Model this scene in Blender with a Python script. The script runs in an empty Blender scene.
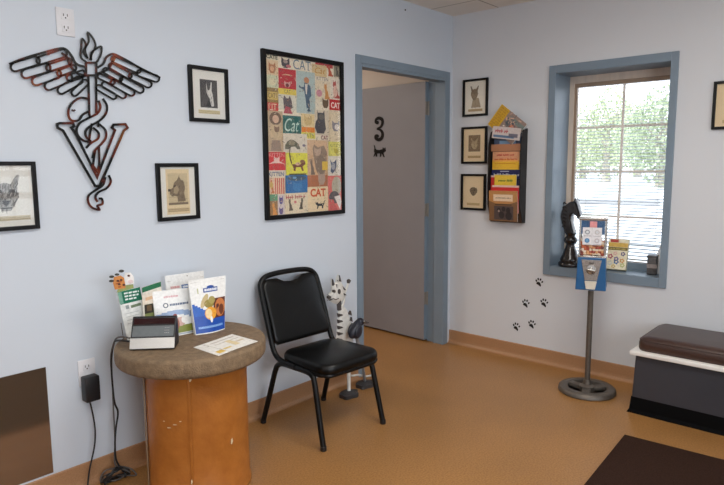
import bpy, bmesh, math, random
from mathutils import Vector, Matrix, Euler
from mathutils.geometry import tessellate_polygon
random.seed(7)
C = bpy.context.scene.collection
R = math.radians
PI = math.pi

# ------------------------------------------------------------------ camera (solved from the photograph)
FPX = 607.7
CAM = Vector((-3.9598, -2.6052, 1.3946))
CF = Vector((0.74079192, 0.65985398, -0.12577778))
CR = Vector((0.66452261, -0.74724128, -0.00633778))
CU = Vector((0.09816836, 0.0788872, 0.9920382))
cam_d = bpy.data.cameras.new('camera')
cam_d.sensor_width = 36
cam_d.lens = FPX / 724 * 36
cam_d.clip_start = 0.05
cam_d.clip_end = 400
cam = bpy.data.objects.new('camera', cam_d)
C.objects.link(cam)
mw = Matrix((CR, CU, -CF)).transposed().to_4x4()
mw.translation = CAM
cam.matrix_world = mw
bpy.context.scene.camera = cam


def on_plane(px, py, axis, v):
    d = CF + CR * ((px - 362) / FPX) + CU * ((242.5 - py) / FPX)
    t = (v - CAM[axis]) / d[axis]
    return CAM + d * t


def LW(px, py, y=0.0):      # a point of the photograph on the left wall (or a plane parallel to it)
    p = on_plane(px, py, 1, y)
    return (p.x, p.z)


def RW(px, py, x=0.0):      # ... on the right wall: (to the right as seen = -y, z)
    p = on_plane(px, py, 0, x)
    return (-p.y, p.z)


def FL(px, py, z=0.0):
    p = on_plane(px, py, 2, z)
    return (p.x, p.y)


# ------------------------------------------------------------------ materials
def lin(c):
    return tuple(((v / 255) / 12.92 if v / 255 <= 0.04045 else ((v / 255 + 0.055) / 1.055) ** 2.4) for v in c)


def mat(name, rgb, rough=0.5, metal=0.0, var=None, bump=None, spec=0.5, rgb2=None, coat=0.0, detail=4.0, mapscale=None):
    m = bpy.data.materials.new(name)
    m.use_nodes = True
    nt = m.node_tree
    b = nt.nodes['Principled BSDF']
    col = lin(rgb) + (1,)
    b.inputs['Base Color'].default_value = col
    b.inputs['Roughness'].default_value = rough
    b.inputs['Metallic'].default_value = metal
    b.inputs['Specular IOR Level'].default_value = spec
    if coat:
        b.inputs['Coat Weight'].default_value = coat
        b.inputs['Coat Roughness'].default_value = 0.15
    tc = nt.nodes.new('ShaderNodeTexCoord')
    src = tc.outputs['Object']
    if mapscale:
        mp = nt.nodes.new('ShaderNodeMapping')
        mp.inputs['Scale'].default_value = mapscale
        nt.links.new(src, mp.inputs['Vector'])
        src = mp.outputs['Vector']
    if var:
        n = nt.nodes.new('ShaderNodeTexNoise')
        n.inputs['Scale'].default_value = var[0]
        n.inputs['Detail'].default_value = detail
        nt.links.new(src, n.inputs['Vector'])
        r = nt.nodes.new('ShaderNodeValToRGB')
        lo, hi = 0.5 - var[2] / 2, 0.5 + var[2] / 2
        r.color_ramp.elements[0].position = lo
        r.color_ramp.elements[1].position = hi
        if rgb2 is None:
            a = var[1]
            r.color_ramp.elements[0].color = tuple(v * (1 - a) for v in col[:3]) + (1,)
            r.color_ramp.elements[1].color = tuple(min(1, v * (1 + a)) for v in col[:3]) + (1,)
        else:
            r.color_ramp.elements[0].color = lin(rgb2) + (1,)
            r.color_ramp.elements[1].color = col
        nt.links.new(n.outputs['Fac'], r.inputs['Fac'])
        nt.links.new(r.outputs['Color'], b.inputs['Base Color'])
    if bump:
        n2 = nt.nodes.new('ShaderNodeTexNoise')
        n2.inputs['Scale'].default_value = bump[0]
        n2.inputs['Detail'].default_value = 3
        nt.links.new(src, n2.inputs['Vector'])
        bp = nt.nodes.new('ShaderNodeBump')
        bp.inputs['Strength'].default_value = bump[1]
        bp.inputs['Distance'].default_value = bump[2] if len(bump) > 2 else 0.01
        nt.links.new(n2.outputs['Fac'], bp.inputs['Height'])
        nt.links.new(bp.outputs['Normal'], b.inputs['Normal'])
    return m


def glass_mat(name, tint=(1, 1, 1), rough=0.02, ior=1.45):
    m = bpy.data.materials.new(name)
    m.use_nodes = True
    nt = m.node_tree
    nt.nodes.remove(nt.nodes['Principled BSDF'])
    out = nt.nodes['Material Output']
    t = nt.nodes.new('ShaderNodeBsdfTransparent')
    t.inputs['Color'].default_value = tint + (1,)
    g = nt.nodes.new('ShaderNodeBsdfGlossy')
    g.inputs['Roughness'].default_value = rough
    lw_ = nt.nodes.new('ShaderNodeLayerWeight')
    lw_.inputs['Blend'].default_value = 0.5
    pw_ = nt.nodes.new('ShaderNodeMath')
    pw_.operation = 'POWER'
    pw_.inputs[1].default_value = 5
    nt.links.new(lw_.outputs['Facing'], pw_.inputs[0])
    f = nt.nodes.new('ShaderNodeMath')
    f.operation = 'MULTIPLY_ADD'
    f.inputs[1].default_value = 0.96
    f.inputs[2].default_value = 0.03
    nt.links.new(pw_.outputs[0], f.inputs[0])
    mx = nt.nodes.new('ShaderNodeMixShader')
    nt.links.new(f.outputs[0], mx.inputs['Fac'])
    nt.links.new(t.outputs[0], mx.inputs[1])
    nt.links.new(g.outputs[0], mx.inputs[2])
    nt.links.new(mx.outputs[0], out.inputs['Surface'])
    return m


def print_mat(name, rough=0.55, grain=0.12, scale=60):
    m = bpy.data.materials.new(name)
    m.use_nodes = True
    nt = m.node_tree
    b = nt.nodes['Principled BSDF']
    b.inputs['Roughness'].default_value = rough
    a = nt.nodes.new('ShaderNodeVertexColor')
    a.layer_name = 'Col'
    tc = nt.nodes.new('ShaderNodeTexCoord')
    n = nt.nodes.new('ShaderNodeTexNoise')
    n.inputs['Scale'].default_value = scale
    n.inputs['Detail'].default_value = 3
    nt.links.new(tc.outputs['Object'], n.inputs['Vector'])
    mr = nt.nodes.new('ShaderNodeMapRange')
    mr.inputs['From Min'].default_value = 0.3
    mr.inputs['From Max'].default_value = 0.7
    mr.inputs['To Min'].default_value = 1 - grain
    mr.inputs['To Max'].default_value = 1 + grain
    nt.links.new(n.outputs['Fac'], mr.inputs['Value'])
    mx = nt.nodes.new('ShaderNodeVectorMath')
    mx.operation = 'SCALE'
    nt.links.new(a.outputs['Color'], mx.inputs[0])
    nt.links.new(mr.outputs['Result'], mx.inputs['Scale'])
    nt.links.new(mx.outputs['Vector'], b.inputs['Base Color'])
    return m


M = {}
M['wall_left'] = mat('wall_paint_cool_cast', (205, 213, 223), 0.6, var=(1.2, 0.02, 0.5), bump=(220, 0.08, 0.002))  # shared wall paint with the cool daylight cast put into its colour
M['wall_right'] = mat('wall_paint_bounce_cast', (213, 215, 219), 0.6, var=(1.2, 0.02, 0.5), bump=(220, 0.08, 0.002))  # same wall paint, paler and warmer to stand in for bounced light
M['wall_warm'] = mat('wall_paint_warm', (220, 208, 196), 0.7, var=(1.5, 0.02, 0.5))
M['blue'] = mat('blue_trim_paint', (124, 140, 154), 0.4, var=(6, 0.05, 0.5), bump=(90, 0.05, 0.002))
M['door'] = mat('grey_door_paint', (138, 136, 140), 0.45, var=(5, 0.03, 0.5), bump=(150, 0.05, 0.002))
M['base'] = mat('cove_base', (170, 128, 92), 0.4, var=(160, 0.13, 0.4), bump=(200, 0.05, 0.002))
M['black_frame'] = mat('black_lacquer', (7, 7, 9), 0.45, spec=0.25, var=(20, 0.2, 0.5))
M['mat_white'] = mat('white_mount_board', (226, 224, 216), 0.8, var=(80, 0.02, 0.5))
M['mat_cream'] = mat('cream_mount_board', (236, 230, 216), 0.8, var=(80, 0.02, 0.5))
M['mat_tan'] = mat('tan_mount_board', (232, 208, 168), 0.8, var=(80, 0.02, 0.5))
M['glass'] = glass_mat('clear_glass')
M['print'] = print_mat('printed_paper')
M['gloss_print'] = print_mat('glossy_print', 0.3, 0.08, 90)
M['aged_print'] = print_mat('aged_collage_print', 0.55, 0.12, 110)
M['sketch'] = print_mat('etching_print', 0.7, 0.07, 160)
M['chair_metal'] = mat('black_enamel_tube', (7, 7, 8), 0.4, spec=0.3, var=(30, 0.2, 0.5))
M['vinyl'] = mat('black_vinyl', (5, 5, 5), 0.36, spec=0.28, var=(14, 0.2, 0.5), bump=(260, 0.12, 0.002), coat=0.05)
M['outlet'] = mat('ivory_plastic', (222, 222, 226), 0.4, var=(30, 0.03, 0.5))
M['dark_slot'] = mat('dark_recess', (50, 45, 42), 0.7, var=(30, 0.1, 0.5))
M['black_plastic'] = mat('black_plastic', (22, 22, 25), 0.45, var=(60, 0.12, 0.5), bump=(300, 0.06, 0.001))
M['grey_plastic'] = mat('dark_grey_plastic', (98, 104, 106), 0.5, var=(60, 0.08, 0.5))
M['silver'] = mat('brushed_silver', (206, 204, 200), 0.35, 0.85, var=(90, 0.08, 0.5), mapscale=(1, 1, 12))
M['steel'] = mat('brushed_hinge_steel', (142, 136, 128), 0.4, 0.3, var=(60, 0.1, 0.5))
M['led'] = mat('dark_red_display_window', (40, 12, 16), 0.12, var=(50, 0.2, 0.5))
M['copper'] = mat('heat_coloured_metal', (92, 40, 26), 0.32, 0.55, var=(11, 0, 0.3), rgb2=(12, 13, 13), detail=3)
_r = [n for n in M['copper'].node_tree.nodes if n.type == 'VALTORGB'][0].color_ramp
_r.elements[0].position, _r.elements[1].position = 0.52, 0.62
_r.elements[1].color = lin((96, 36, 22)) + (1,)
_e = _r.elements.new(0.76)
_e.color = lin((120, 74, 34)) + (1,)
_e = _r.elements.new(0.82)
_e.color = lin((196, 160, 96)) + (1,)
M['panel'] = mat('bronze_metal_sheet', (150, 128, 106), 0.11, 0.8, var=(3, 0.06, 0.6), mapscale=(1, 1, 10))
M['stone'] = mat('brown_grey_tabletop', (140, 116, 88), 0.7, var=(38, 0, 0.45), rgb2=(108, 88, 66), bump=(160, 0.5, 0.006), detail=8)
M['drum'] = mat('orange_brown_painted_drum', (180, 112, 48), 0.36, var=(22, 0, 0.6), rgb2=(158, 92, 34), bump=(90, 0.22, 0.004), detail=6)
M['chip'] = mat('bare_chip', (225, 205, 170), 0.7, var=(40, 0.1, 0.5))
M['drum_reflection'] = mat('drum_reflection_grey', (156, 132, 104), 0.5, 0.1, var=(30, 0.1, 0.5))  # grey of the reflection on the drum's edge
M['cord_black'] = mat('black_cord', (26, 26, 28), 0.5, var=(40, 0.1, 0.5))
M['cord_grey'] = mat('grey_cord', (92, 88, 86), 0.5, var=(40, 0.1, 0.5))
M['cat_white'] = mat('weathered_white_metal', (214, 212, 206), 0.55, var=(40, 0.12, 0.4))
M['cat_dark'] = mat('dark_painted_metal', (74, 68, 66), 0.5, var=(40, 0.2, 0.5))
M['bird'] = mat('blue_black_metal', (44, 46, 56), 0.4, 0.3, var=(50, 0.25, 0.5))
M['bird_leg'] = mat('grey_blue_wire', (150, 158, 166), 0.4, 0.5, var=(50, 0.1, 0.5))
M['slate'] = mat('slate_disc', (58, 55, 56), 0.6, var=(40, 0.15, 0.5), bump=(60, 0.3, 0.004))
M['ironwork'] = mat('cast_grey_iron', (104, 96, 88), 0.45, 0.5, var=(60, 0.15, 0.5), bump=(120, 0.2, 0.003))
M['gum_blue'] = mat('blue_enamel', (16, 86, 138), 0.3, var=(12, 0.06, 0.5), coat=0.3)
M['chrome'] = mat('chrome_trim', (196, 194, 190), 0.2, 0.9, var=(30, 0.05, 0.5))
M['face'] = mat('cast_metal_faceplate', (150, 142, 136), 0.38, 0.6, var=(140, 0.3, 0.4), bump=(180, 0.4, 0.004))
M['flap'] = mat('ivory_flap', (214, 206, 190), 0.4, var=(30, 0.03, 0.5))
M['candy'] = print_mat('candy_shell', 0.4, 0.1, 80)
M['knight'] = mat('dark_carved_wood', (34, 24, 20), 0.22, var=(16, 0, 0.5), rgb2=(18, 14, 13), bump=(40, 0.2, 0.004), coat=0.3)
M['tin'] = mat('dull_grey_tin', (92, 90, 90), 0.45, 0.4, var=(60, 0.3, 0.5))
M['plain_white_panel'] = mat('plain_white_panel', (238, 238, 240), 0.6, var=(30, 0.02, 0.5))
M['sash'] = mat('flash_lightened_wood', (222, 206, 190), 0.5, var=(8, 0.08, 0.5), mapscale=(6, 6, 1))  # wood colour lightened to carry flash light on the frame
M['sash_dark'] = mat('flash_lightened_sash', (160, 138, 118), 0.45, var=(8, 0.1, 0.5))  # inner sash lightened with the frame to carry the flash
M['muntin'] = mat('glare_lightened_muntin', (240, 232, 224), 0.5, var=(20, 0.06, 0.5))  # muntin colour paled to carry the window glare
M['blind'] = mat('white_blind_slat', (170, 170, 170), 0.5, var=(20, 0.02, 0.5))
M['bench'] = mat('charcoal_plastic', (54, 54, 60), 0.42, var=(6, 0.06, 0.5), bump=(160, 0.1, 0.002))
M['bench_base'] = mat('black_bench_plinth', (5, 5, 6), 0.8, spec=0.1, var=(20, 0.1, 0.5))
M['bench_rim'] = mat('off_white_rim', (236, 232, 226), 0.45, var=(20, 0.03, 0.5))
M['bench_pad'] = mat('dark_brown_vinyl', (60, 38, 30), 0.4, var=(9, 0.12, 0.5), bump=(140, 0.25, 0.003), coat=0.12)
M['mat'] = mat('dark_brown_mat_pile', (54, 36, 28), 0.95, var=(160, 0.35, 0.5), bump=(260, 0.8, 0.006), spec=0.1)
M['rack'] = mat('black_wire_mesh', (30, 28, 28), 0.5, 0.2, var=(60, 0.2, 0.5))
M['rack_pocket'] = mat('dark_brown_pocket_panel', (70, 52, 42), 0.35, var=(30, 0.15, 0.5))
M['paper'] = mat('white_paper', (232, 230, 226), 0.6, var=(50, 0.02, 0.5))
M['letter'] = mat('dark_iron_numeral', (12, 8, 8), 0.55, spec=0.2, var=(30, 0.15, 0.5))
M['paw'] = mat('black_decal', (18, 16, 18), 0.6, var=(30, 0.1, 0.5))
M['grass'] = mat('pale_pavement', (228, 226, 218), 0.9, var=(0.4, 0.05, 0.5))
M['bark'] = mat('tree_bark', (176, 166, 150), 0.9, var=(6, 0.2, 0.5))
M['leaf'] = mat('haze_pale_leaves', (176, 184, 146), 0.8, var=(1.2, 0.10, 0.5))  # leaf green paled to carry the overexposed haze outdoors
M['leaf2'] = mat('haze_grey_leaves', (164, 174, 140), 0.8, var=(1.2, 0.12, 0.5))  # slightly darker green for one tree, paled by the same haze
M['kerb'] = mat('grey_concrete', (150, 148, 146), 0.8, var=(3, 0.1, 0.5))
M['white_metal'] = mat('white_van_paint', (235, 235, 236), 0.35, var=(3, 0.02, 0.5))
M['dark_glass'] = mat('dark_van_glass', (60, 66, 72), 0.1, var=(3, 0.05, 0.5))
M['tyre'] = mat('black_rubber', (25, 25, 26), 0.8, var=(20, 0.1, 0.5))


def floor_mat():
    m = mat('speckled_orange_floor', (173, 126, 74), 0.34, var=(120, 0, 0.35), rgb2=(146, 101, 54), bump=(240, 0.06, 0.002), detail=2)
    nt = m.node_tree
    b = nt.nodes['Principled BSDF']
    ramp = b.inputs['Base Color'].links[0].from_socket
    tc = nt.nodes.new('ShaderNodeTexCoord')
    n = nt.nodes.new('ShaderNodeTexNoise')
    n.inputs['Scale'].default_value = 2.2
    n.inputs['Detail'].default_value = 4
    nt.links.new(tc.outputs['Object'], n.inputs['Vector'])
    mr = nt.nodes.new('ShaderNodeMapRange')
    mr.inputs['From Min'].default_value = 0.3
    mr.inputs['From Max'].default_value = 0.7
    mr.inputs['To Min'].default_value = 0.9
    mr.inputs['To Max'].default_value = 1.08
    nt.links.new(n.outputs['Fac'], mr.inputs['Value'])
    sc = nt.nodes.new('ShaderNodeVectorMath')
    sc.operation = 'SCALE'
    nt.links.new(ramp, sc.inputs[0])
    nt.links.new(mr.outputs['Result'], sc.inputs['Scale'])
    nt.links.new(sc.outputs['Vector'], b.inputs['Base Color'])
    return m


def ceiling_mat():
    m = mat('ceiling_tile', (230, 224, 216), 0.85, bump=(150, 0.3, 0.004))
    nt = m.node_tree
    b = nt.nodes['Principled BSDF']
    tc = nt.nodes.new('ShaderNodeTexCoord')
    mp = nt.nodes.new('ShaderNodeMapping')
    mp.inputs['Location'].default_value = (0.28, 0.375, 0)
    nt.links.new(tc.outputs['Object'], mp.inputs['Vector'])
    br = nt.nodes.new('ShaderNodeTexBrick')
    br.offset = 0
    br.inputs['Scale'].default_value = 1
    br.inputs['Brick Width'].default_value = 0.61
    br.inputs['Row Height'].default_value = 0.61
    br.inputs['Mortar Size'].default_value = 0.006
    br.inputs['Color1'].default_value = lin((234, 227, 218)) + (1,)
    br.inputs['Color2'].default_value = lin((230, 223, 214)) + (1,)
    br.inputs['Mortar'].default_value = lin((176, 168, 158)) + (1,)
    nt.links.new(mp.outputs['Vector'], br.inputs['Vector'])
    nt.links.new(br.outputs['Color'], b.inputs['Base Color'])
    return m


M['floor'] = floor_mat()
M['ceiling'] = ceiling_mat()


# ------------------------------------------------------------------ mesh builder
class MB:
    def __init__(s):
        s.v, s.f, s.c = [], [], []

    def add(s, vs, fs, col=None, m=None):
        o = len(s.v)
        s.v += [tuple(m @ Vector(p)) if m is not None else tuple(p) for p in vs]
        s.f += [tuple(i + o for i in f) for f in fs]
        s.c += [col] * len(fs)
        return s

    def box(s, x0, x1, y0, y1, z0, z1, col=None, m=None):
        vs = [(x, y, z) for z in (z0, z1) for y in (y0, y1) for x in (x0, x1)]
        return s.add(vs, [(0, 2, 3, 1), (4, 5, 7, 6), (0, 1, 5, 4), (2, 6, 7, 3), (0, 4, 6, 2), (1, 3, 7, 5)], col, m)

    def bm(s, b, col=None, m=None):
        b.verts.ensure_lookup_table()
        b.verts.index_update()
        s.add([v.co.copy() for v in b.verts], [tuple(v.index for v in f.verts) for f in b.faces], col, m)
        b.free()
        return s

    def rbox(s, c, size, r=0.01, seg=3, col=None, m=None, taper=None):
        b = bmesh.new()
        bmesh.ops.create_cube(b, size=1)
        for v in b.verts:
            v.co = Vector((v.co.x * size[0], v.co.y * size[1], v.co.z * size[2]))
            if taper and v.co.z > 0:
                v.co.x *= taper[0]
                v.co.y *= taper[1]
        bmesh.ops.bevel(b, geom=b.edges[:] + b.verts[:], offset=r, segments=seg, profile=0.5, affect='EDGES')
        for v in b.verts:
            v.co += Vector(c)
        return s.bm(b, col, m)

    def sphere(s, c, r, col=None, m=None, u=16, w=10):
        if not hasattr(r, '__len__'):
            r = (r, r, r)
        b = bmesh.new()
        bmesh.ops.create_uvsphere(b, u_segments=u, v_segments=w, radius=1)
        for v in b.verts:
            v.co = Vector((v.co.x * r[0] + c[0], v.co.y * r[1] + c[1], v.co.z * r[2] + c[2]))
        return s.bm(b, col, m)

    def lathe(s, prof, n=48, c=(0, 0, 0), col=None, m=None):
        vs, fs = [], []
        for r, z in prof:
            for k in range(n):
                a = 2 * PI * k / n
                vs.append((c[0] + r * math.cos(a), c[1] + r * math.sin(a), c[2] + z))
        for i in range(len(prof) - 1):
            for k in range(n):
                j = (k + 1) % n
                fs.append((i * n + k, i * n + j, (i + 1) * n + j, (i + 1) * n + k))
        if prof[0][0] > 1e-5:
            fs.append(tuple(range(n - 1, -1, -1)))
        if prof[-1][0] > 1e-5:
            fs.append(tuple((len(prof) - 1) * n + k for k in range(n)))
        return s.add(vs, fs, col, m)

    def tube(s, pts, r, n=10, closed=False, col=None, m=None, flat=1.0):
        P = [Vector(p) for p in pts]
        N = len(P)
        rr = list(r) if hasattr(r, '__len__') else [r] * N
        T = []
        for i in range(N):
            if closed:
                t = P[(i + 1) % N] - P[i - 1]
            else:
                t = P[min(i + 1, N - 1)] - P[max(i - 1, 0)]
            T.append(t.normalized())
        up = Vector((0, 0, 1)) if abs(T[0].z) < 0.9 else Vector((1, 0, 0))
        nn = (up - T[0] * up.dot(T[0])).normalized()
        vs, fs = [], []
        for i in range(N):
            if i:
                ax = T[i - 1].cross(T[i])
                if ax.length > 1e-7:
                    nn = Matrix.Rotation(T[i - 1].angle(T[i]), 3, ax.normalized()) @ nn
                nn = (nn - T[i] * nn.dot(T[i])).normalized()
            bb = T[i].cross(nn)
            for k in range(n):
                a = 2 * PI * k / n
                vs.append(P[i] + (nn * math.cos(a) + bb * math.sin(a) * flat) * rr[i])
        for i in range(N if closed else N - 1):
            i2 = (i + 1) % N
            for k in range(n):
                j = (k + 1) % n
                fs.append((i * n + k, i * n + j, i2 * n + j, i2 * n + k))
        if not closed:
            fs.append(tuple(range(n - 1, -1, -1)))
            fs.append(tuple((N - 1) * n + k for k in range(n)))
        return s.add(vs, fs, col, m)

    def prism(s, poly, d0, d1, col=None, m=None):       # polygon in local x,y pulled along z
        n = len(poly)
        if sum(poly[i][0] * poly[(i + 1) % n][1] - poly[(i + 1) % n][0] * poly[i][1] for i in range(n)) < 0:
            poly = poly[::-1]
        vs = [(p[0], p[1], d0) for p in poly] + [(p[0], p[1], d1) for p in poly]
        tri = tessellate_polygon([[Vector((p[0], p[1], 0)) for p in poly]])
        fs = [(n + i, n + (i + 1) % n, (i + 1) % n, i)[::-1] for i in range(n)]
        for t in tri:
            a, b_, c_ = [Vector((poly[i][0], poly[i][1], 0)) for i in t]
            if (b_ - a).cross(c_ - a).z < 0:
                t = t[::-1]
            fs.append(tuple(n + i for i in t))
            fs.append(tuple(i for i in t[::-1]))
        return s.add(vs, fs, col, m)

    def flat(s, poly, z, col=None, m=None):
        n = len(poly)
        if sum(poly[i][0] * poly[(i + 1) % n][1] - poly[(i + 1) % n][0] * poly[i][1] for i in range(n)) < 0:
            poly = poly[::-1]
        vs = [(p[0], p[1], z) for p in poly]
        if n <= 4:
            return s.add(vs, [tuple(range(n))], col, m)
        fs = []
        for t in tessellate_polygon([[Vector((p[0], p[1], 0)) for p in poly]]):
            a, b_, c_ = [Vector(vs[i]) for i in t]
            fs.append(tuple(t if (b_ - a).cross(c_ - a).z >= 0 else t[::-1]))
        return s.add(vs, fs, col, m)

    def rect(s, x0, x1, y0, y1, z, col=None, m=None):
        return s.flat([(x0, y0), (x1, y0), (x1, y1), (x0, y1)], z, col, m)

    def ribbon(s, pts, w, z0, z1, closed=False, col=None, m=None):   # a flat bar bent along a 2-D path
        P = [Vector((p[0], p[1])) for p in pts]
        N = len(P)
        ww = list(w) if hasattr(w, '__len__') else [w] * N
        Lp, Rp = [], []
        for i in range(N):
            a = P[i - 1] if (i or closed) else None
            b = P[(i + 1) % N] if (i < N - 1 or closed) else None
            t1 = (P[i] - a).normalized() if a is not None and (P[i] - a).length > 1e-9 else None
            t2 = (b - P[i]).normalized() if b is not None and (b - P[i]).length > 1e-9 else None
            t1 = t1 or t2
            t2 = t2 or t1
            n1, n2 = Vector((-t1.y, t1.x)), Vector((-t2.y, t2.x))
            nb = n1 + n2
            nb = nb.normalized() if nb.length > 1e-6 else n1
            k = ww[i] / 2 / max(0.45, nb.dot(n1))
            Lp.append(P[i] + nb * k)
            Rp.append(P[i] - nb * k)
        vs = []
        for i in range(N):
            vs += [(Lp[i].x, Lp[i].y, z0), (Rp[i].x, Rp[i].y, z0), (Rp[i].x, Rp[i].y, z1), (Lp[i].x, Lp[i].y, z1)]
        fs = []
        for i in range(N if closed else N - 1):
            a, b = i * 4, ((i + 1) % N) * 4
            for k in range(4):
                j = (k + 1) % 4
                fs.append((a + k, b + k, b + j, a + j)[::-1])
        if not closed:
            fs.append((0, 1, 2, 3)[::-1])
            e = (N - 1) * 4
            fs.append((e, e + 1, e + 2, e + 3))
        return s.add(vs, fs, col, m)

    def text(s, txt, x, y, h, z, col=None, m=None, width=None, shear=0.0, thick=0.0, rot=0.0):
        cu = bpy.data.curves.new('t', 'FONT')
        cu.body = txt
        cu.size = 1
        cu.resolution_u = 3
        cu.shear = shear
        cu.offset = thick
        cu.align_x = 'CENTER'
        cu.align_y = 'CENTER'
        o = bpy.data.objects.new('t', cu)
        C.objects.link(o)
        dg = bpy.context.evaluated_depsgraph_get()
        me = bpy.data.meshes.new_from_object(o.evaluated_get(dg))
        vs = [v.co.copy() for v in me.vertices]
        fs = [tuple(p.vertices) for p in me.polygons]
        bpy.data.objects.remove(o)
        bpy.data.meshes.remove(me)
        bpy.data.curves.remove(cu)
        if not vs:
            return s
        xs = [v.x for v in vs]
        ys = [v.y for v in vs]
        ky = h / (max(ys) - min(ys))
        kx = ky if width is None else width / (max(xs) - min(xs))
        mx, my = (max(xs) + min(xs)) / 2, (max(ys) + min(ys)) / 2
        cr, sr = math.cos(rot), math.sin(rot)
        q = []
        for v in vs:
            a, b = (v.x - mx) * kx, (v.y - my) * ky
            q.append((x + a * cr - b * sr, y + a * sr + b * cr, z))
        return s.add(q, fs, col, m)

    def scribble(s, x0, x1, y, h, z, col, m=None, rows=1, gap=0.0, w=None):    # writing too small to read
        for r in range(rows):
            yy = y - r * gap
            x = x0
            while x < x1 - h * 0.3:
                n = random.randint(2, 5)
                for _ in range(n):
                    if x > x1 - h * 0.3:
                        break
                    t = w or h * 0.22
                    k = random.choice((1, 1, 0.7))
                    s.rect(x, x + t, yy, yy + h * k, z, col, m)
                    s.rect(x, x + h * 0.55, yy + h * 0.35, yy + h * 0.35 + t, z, col, m)
                    x += h * 0.62
                x += h * 0.4
        return s


def obj(name, mb, material, parent=None, smooth=None, bevel=None):
    me = bpy.data.meshes.new(name)
    me.from_pydata(mb.v, [], mb.f)
    if any(c is not None for c in mb.c):
        at = me.color_attributes.new('Col', 'FLOAT_COLOR', 'CORNER')
        buf = []
        for p, c in zip(me.polygons, mb.c):
            cc = lin(c) if c is not None else (1, 1, 1)
            buf += [cc[0], cc[1], cc[2], 1.0] * p.loop_total
        at.data.foreach_set('color', buf)
    me.materials.append(M[material] if isinstance(material, str) else material)
    if smooth is not None:
        for p in me.polygons:
            p.use_smooth = True
        me.set_sharp_from_angle(angle=R(smooth))
    me.update()
    o = bpy.data.objects.new(name, me)
    C.objects.link(o)
    if parent is not None:
        o.parent = parent
    if bevel:
        b = o.modifiers.new('bevel', 'BEVEL')
        b.width = bevel
        b.segments = 2
        b.limit_method = 'ANGLE'
    return o


def tag(o, label, cat, group=None):
    o['label'] = label
    o['category'] = cat
    if group:
        o['group'] = group
    return o


def thing(name, label, cat, loc=(0, 0, 0), rot=(0, 0, 0), group=None):
    o = bpy.data.objects.new(name, None)
    o.empty_display_size = 0.05
    C.objects.link(o)
    o.location = loc
    o.rotation_euler = rot
    return tag(o, label, cat, group)


def struct(name, mb, material, parent=None, smooth=None, bevel=None):
    o = obj(name, mb, material, parent, smooth, bevel)
    if parent is None:
        o['kind'] = 'structure'
    return o


ROT_L = (R(90), 0, 0)          # local x = to the right, y = up, z = out of the left wall
ROT_R = (R(90), 0, R(-90))     # the same for the right wall


def smooth_path(pts, n=6, closed=False):        # Catmull-Rom through the points
    P = [Vector(p) for p in pts]
    N = len(P)
    out = []
    for i in range(N if closed else N - 1):
        p1, p2 = P[i], P[(i + 1) % N]
        p0 = P[i - 1] if (i or closed) else p1 * 2 - p2
        p3 = P[(i + 2) % N] if (i + 2 < N or closed) else p2 * 2 - p1
        for k in range(n):
            t = k / n
            out.append(0.5 * ((2 * p1) + (p2 - p0) * t + (2 * p0 - 5 * p1 + 4 * p2 - p3) * t * t + (3 * p1 - p0 - 3 * p2 + p3) * t ** 3))
    if not closed:
        out.append(P[-1])
    return [tuple(p) for p in out]


def inside(p, poly):
    r = False
    n = len(poly)
    for i in range(n):
        a, b = poly[i], poly[i - 1]
        if (a[1] > p[1]) != (b[1] > p[1]) and p[0] < (b[0] - a[0]) * (p[1] - a[1]) / (b[1] - a[1]) + a[0]:
            r = not r
    return r


# ------------------------------------------------------------------ the setting
H = 2.489
XR, YF, YB = -5.3, -4.6, 3.1        # rear wall, front wall, back wall of the room beyond the door
DX0, DX1, DZ = -1.060, -0.055, 2.045  # rough opening of the door
WY0, WY1, WZ0, WZ1 = -1.535, -0.812, 0.688, 2.0

struct('floor', MB().box(XR, 0.3, YF, YB, -0.06, 0), 'floor')
struct('ceiling', MB().box(XR - 0.2, 0.35, YF - 0.2, YB + 0.2, H, H + 0.1), 'ceiling')
struct('wall_left', MB().box(XR, DX0, 0, 0.14, 0, H).box(DX0, DX1, 0, 0.14, DZ, H).box(DX1, 0, 0, 0.14, 0, H), 'wall_left')
struct('wall_right', MB().box(0, 0.3, WY1, YB, -0.06, H).box(0, 0.3, YF, WY0, -0.06, H)
       .box(0, 0.3, WY0, WY1, -0.06, WZ0).box(0, 0.3, WY0, WY1, WZ1, H), 'wall_right')
FX0, FX1, FZ0, FZ1 = -3.1, -1.0, 0.85, 2.05
struct('wall_front', MB().box(XR, FX0, YF - 0.15, YF, -0.06, H).box(FX1, 0.3, YF - 0.15, YF, -0.06, H)
       .box(FX0, FX1, YF - 0.15, YF, -0.06, FZ0).box(FX0, FX1, YF - 0.15, YF, FZ1, H), 'wall_right')
struct('wall_rear', MB().box(XR - 0.15, XR, YF - 0.15, YB, -0.06, H), 'wall_right')
struct('wall_back', MB().box(XR, 0.3, YB, YB + 0.12, -0.06, H), 'wall_warm')
struct('wall_beyond', MB().box(-2.3, -2.2, 0.14, YB, 0, H), 'wall_warm')
struct('wall_beside', MB().box(-0.012, 0, 0.14, YB, 0, H), 'wall_warm')


def cove(path_fn, a0, a1):      # cove base: a thin strip that flares into the floor
    prof = [(0.0, 0.0), (0.030, 0.0), (0.018, 0.006), (0.010, 0.018), (0.007, 0.035), (0.006, 0.098), (0.003, 0.1025), (0.0, 0.1025)]
    mb = MB()
    n = len(prof)
    vs = [path_fn(a, d, z) for a in (a0, a1) for d, z in prof]
    fs = [(i, (i + 1) % n, n + (i + 1) % n, n + i) for i in range(n)] + [tuple(range(n)), tuple(range(2 * n - 1, n - 1, -1))]
    return mb.add(vs, fs)


struct('baseboard_left', cove(lambda a, d, z: (a, -d, z), XR, -1.0876), 'base')
struct('baseboard_right', cove(lambda a, d, z: (-d, a, z), YF, 0.0), 'base')

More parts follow.
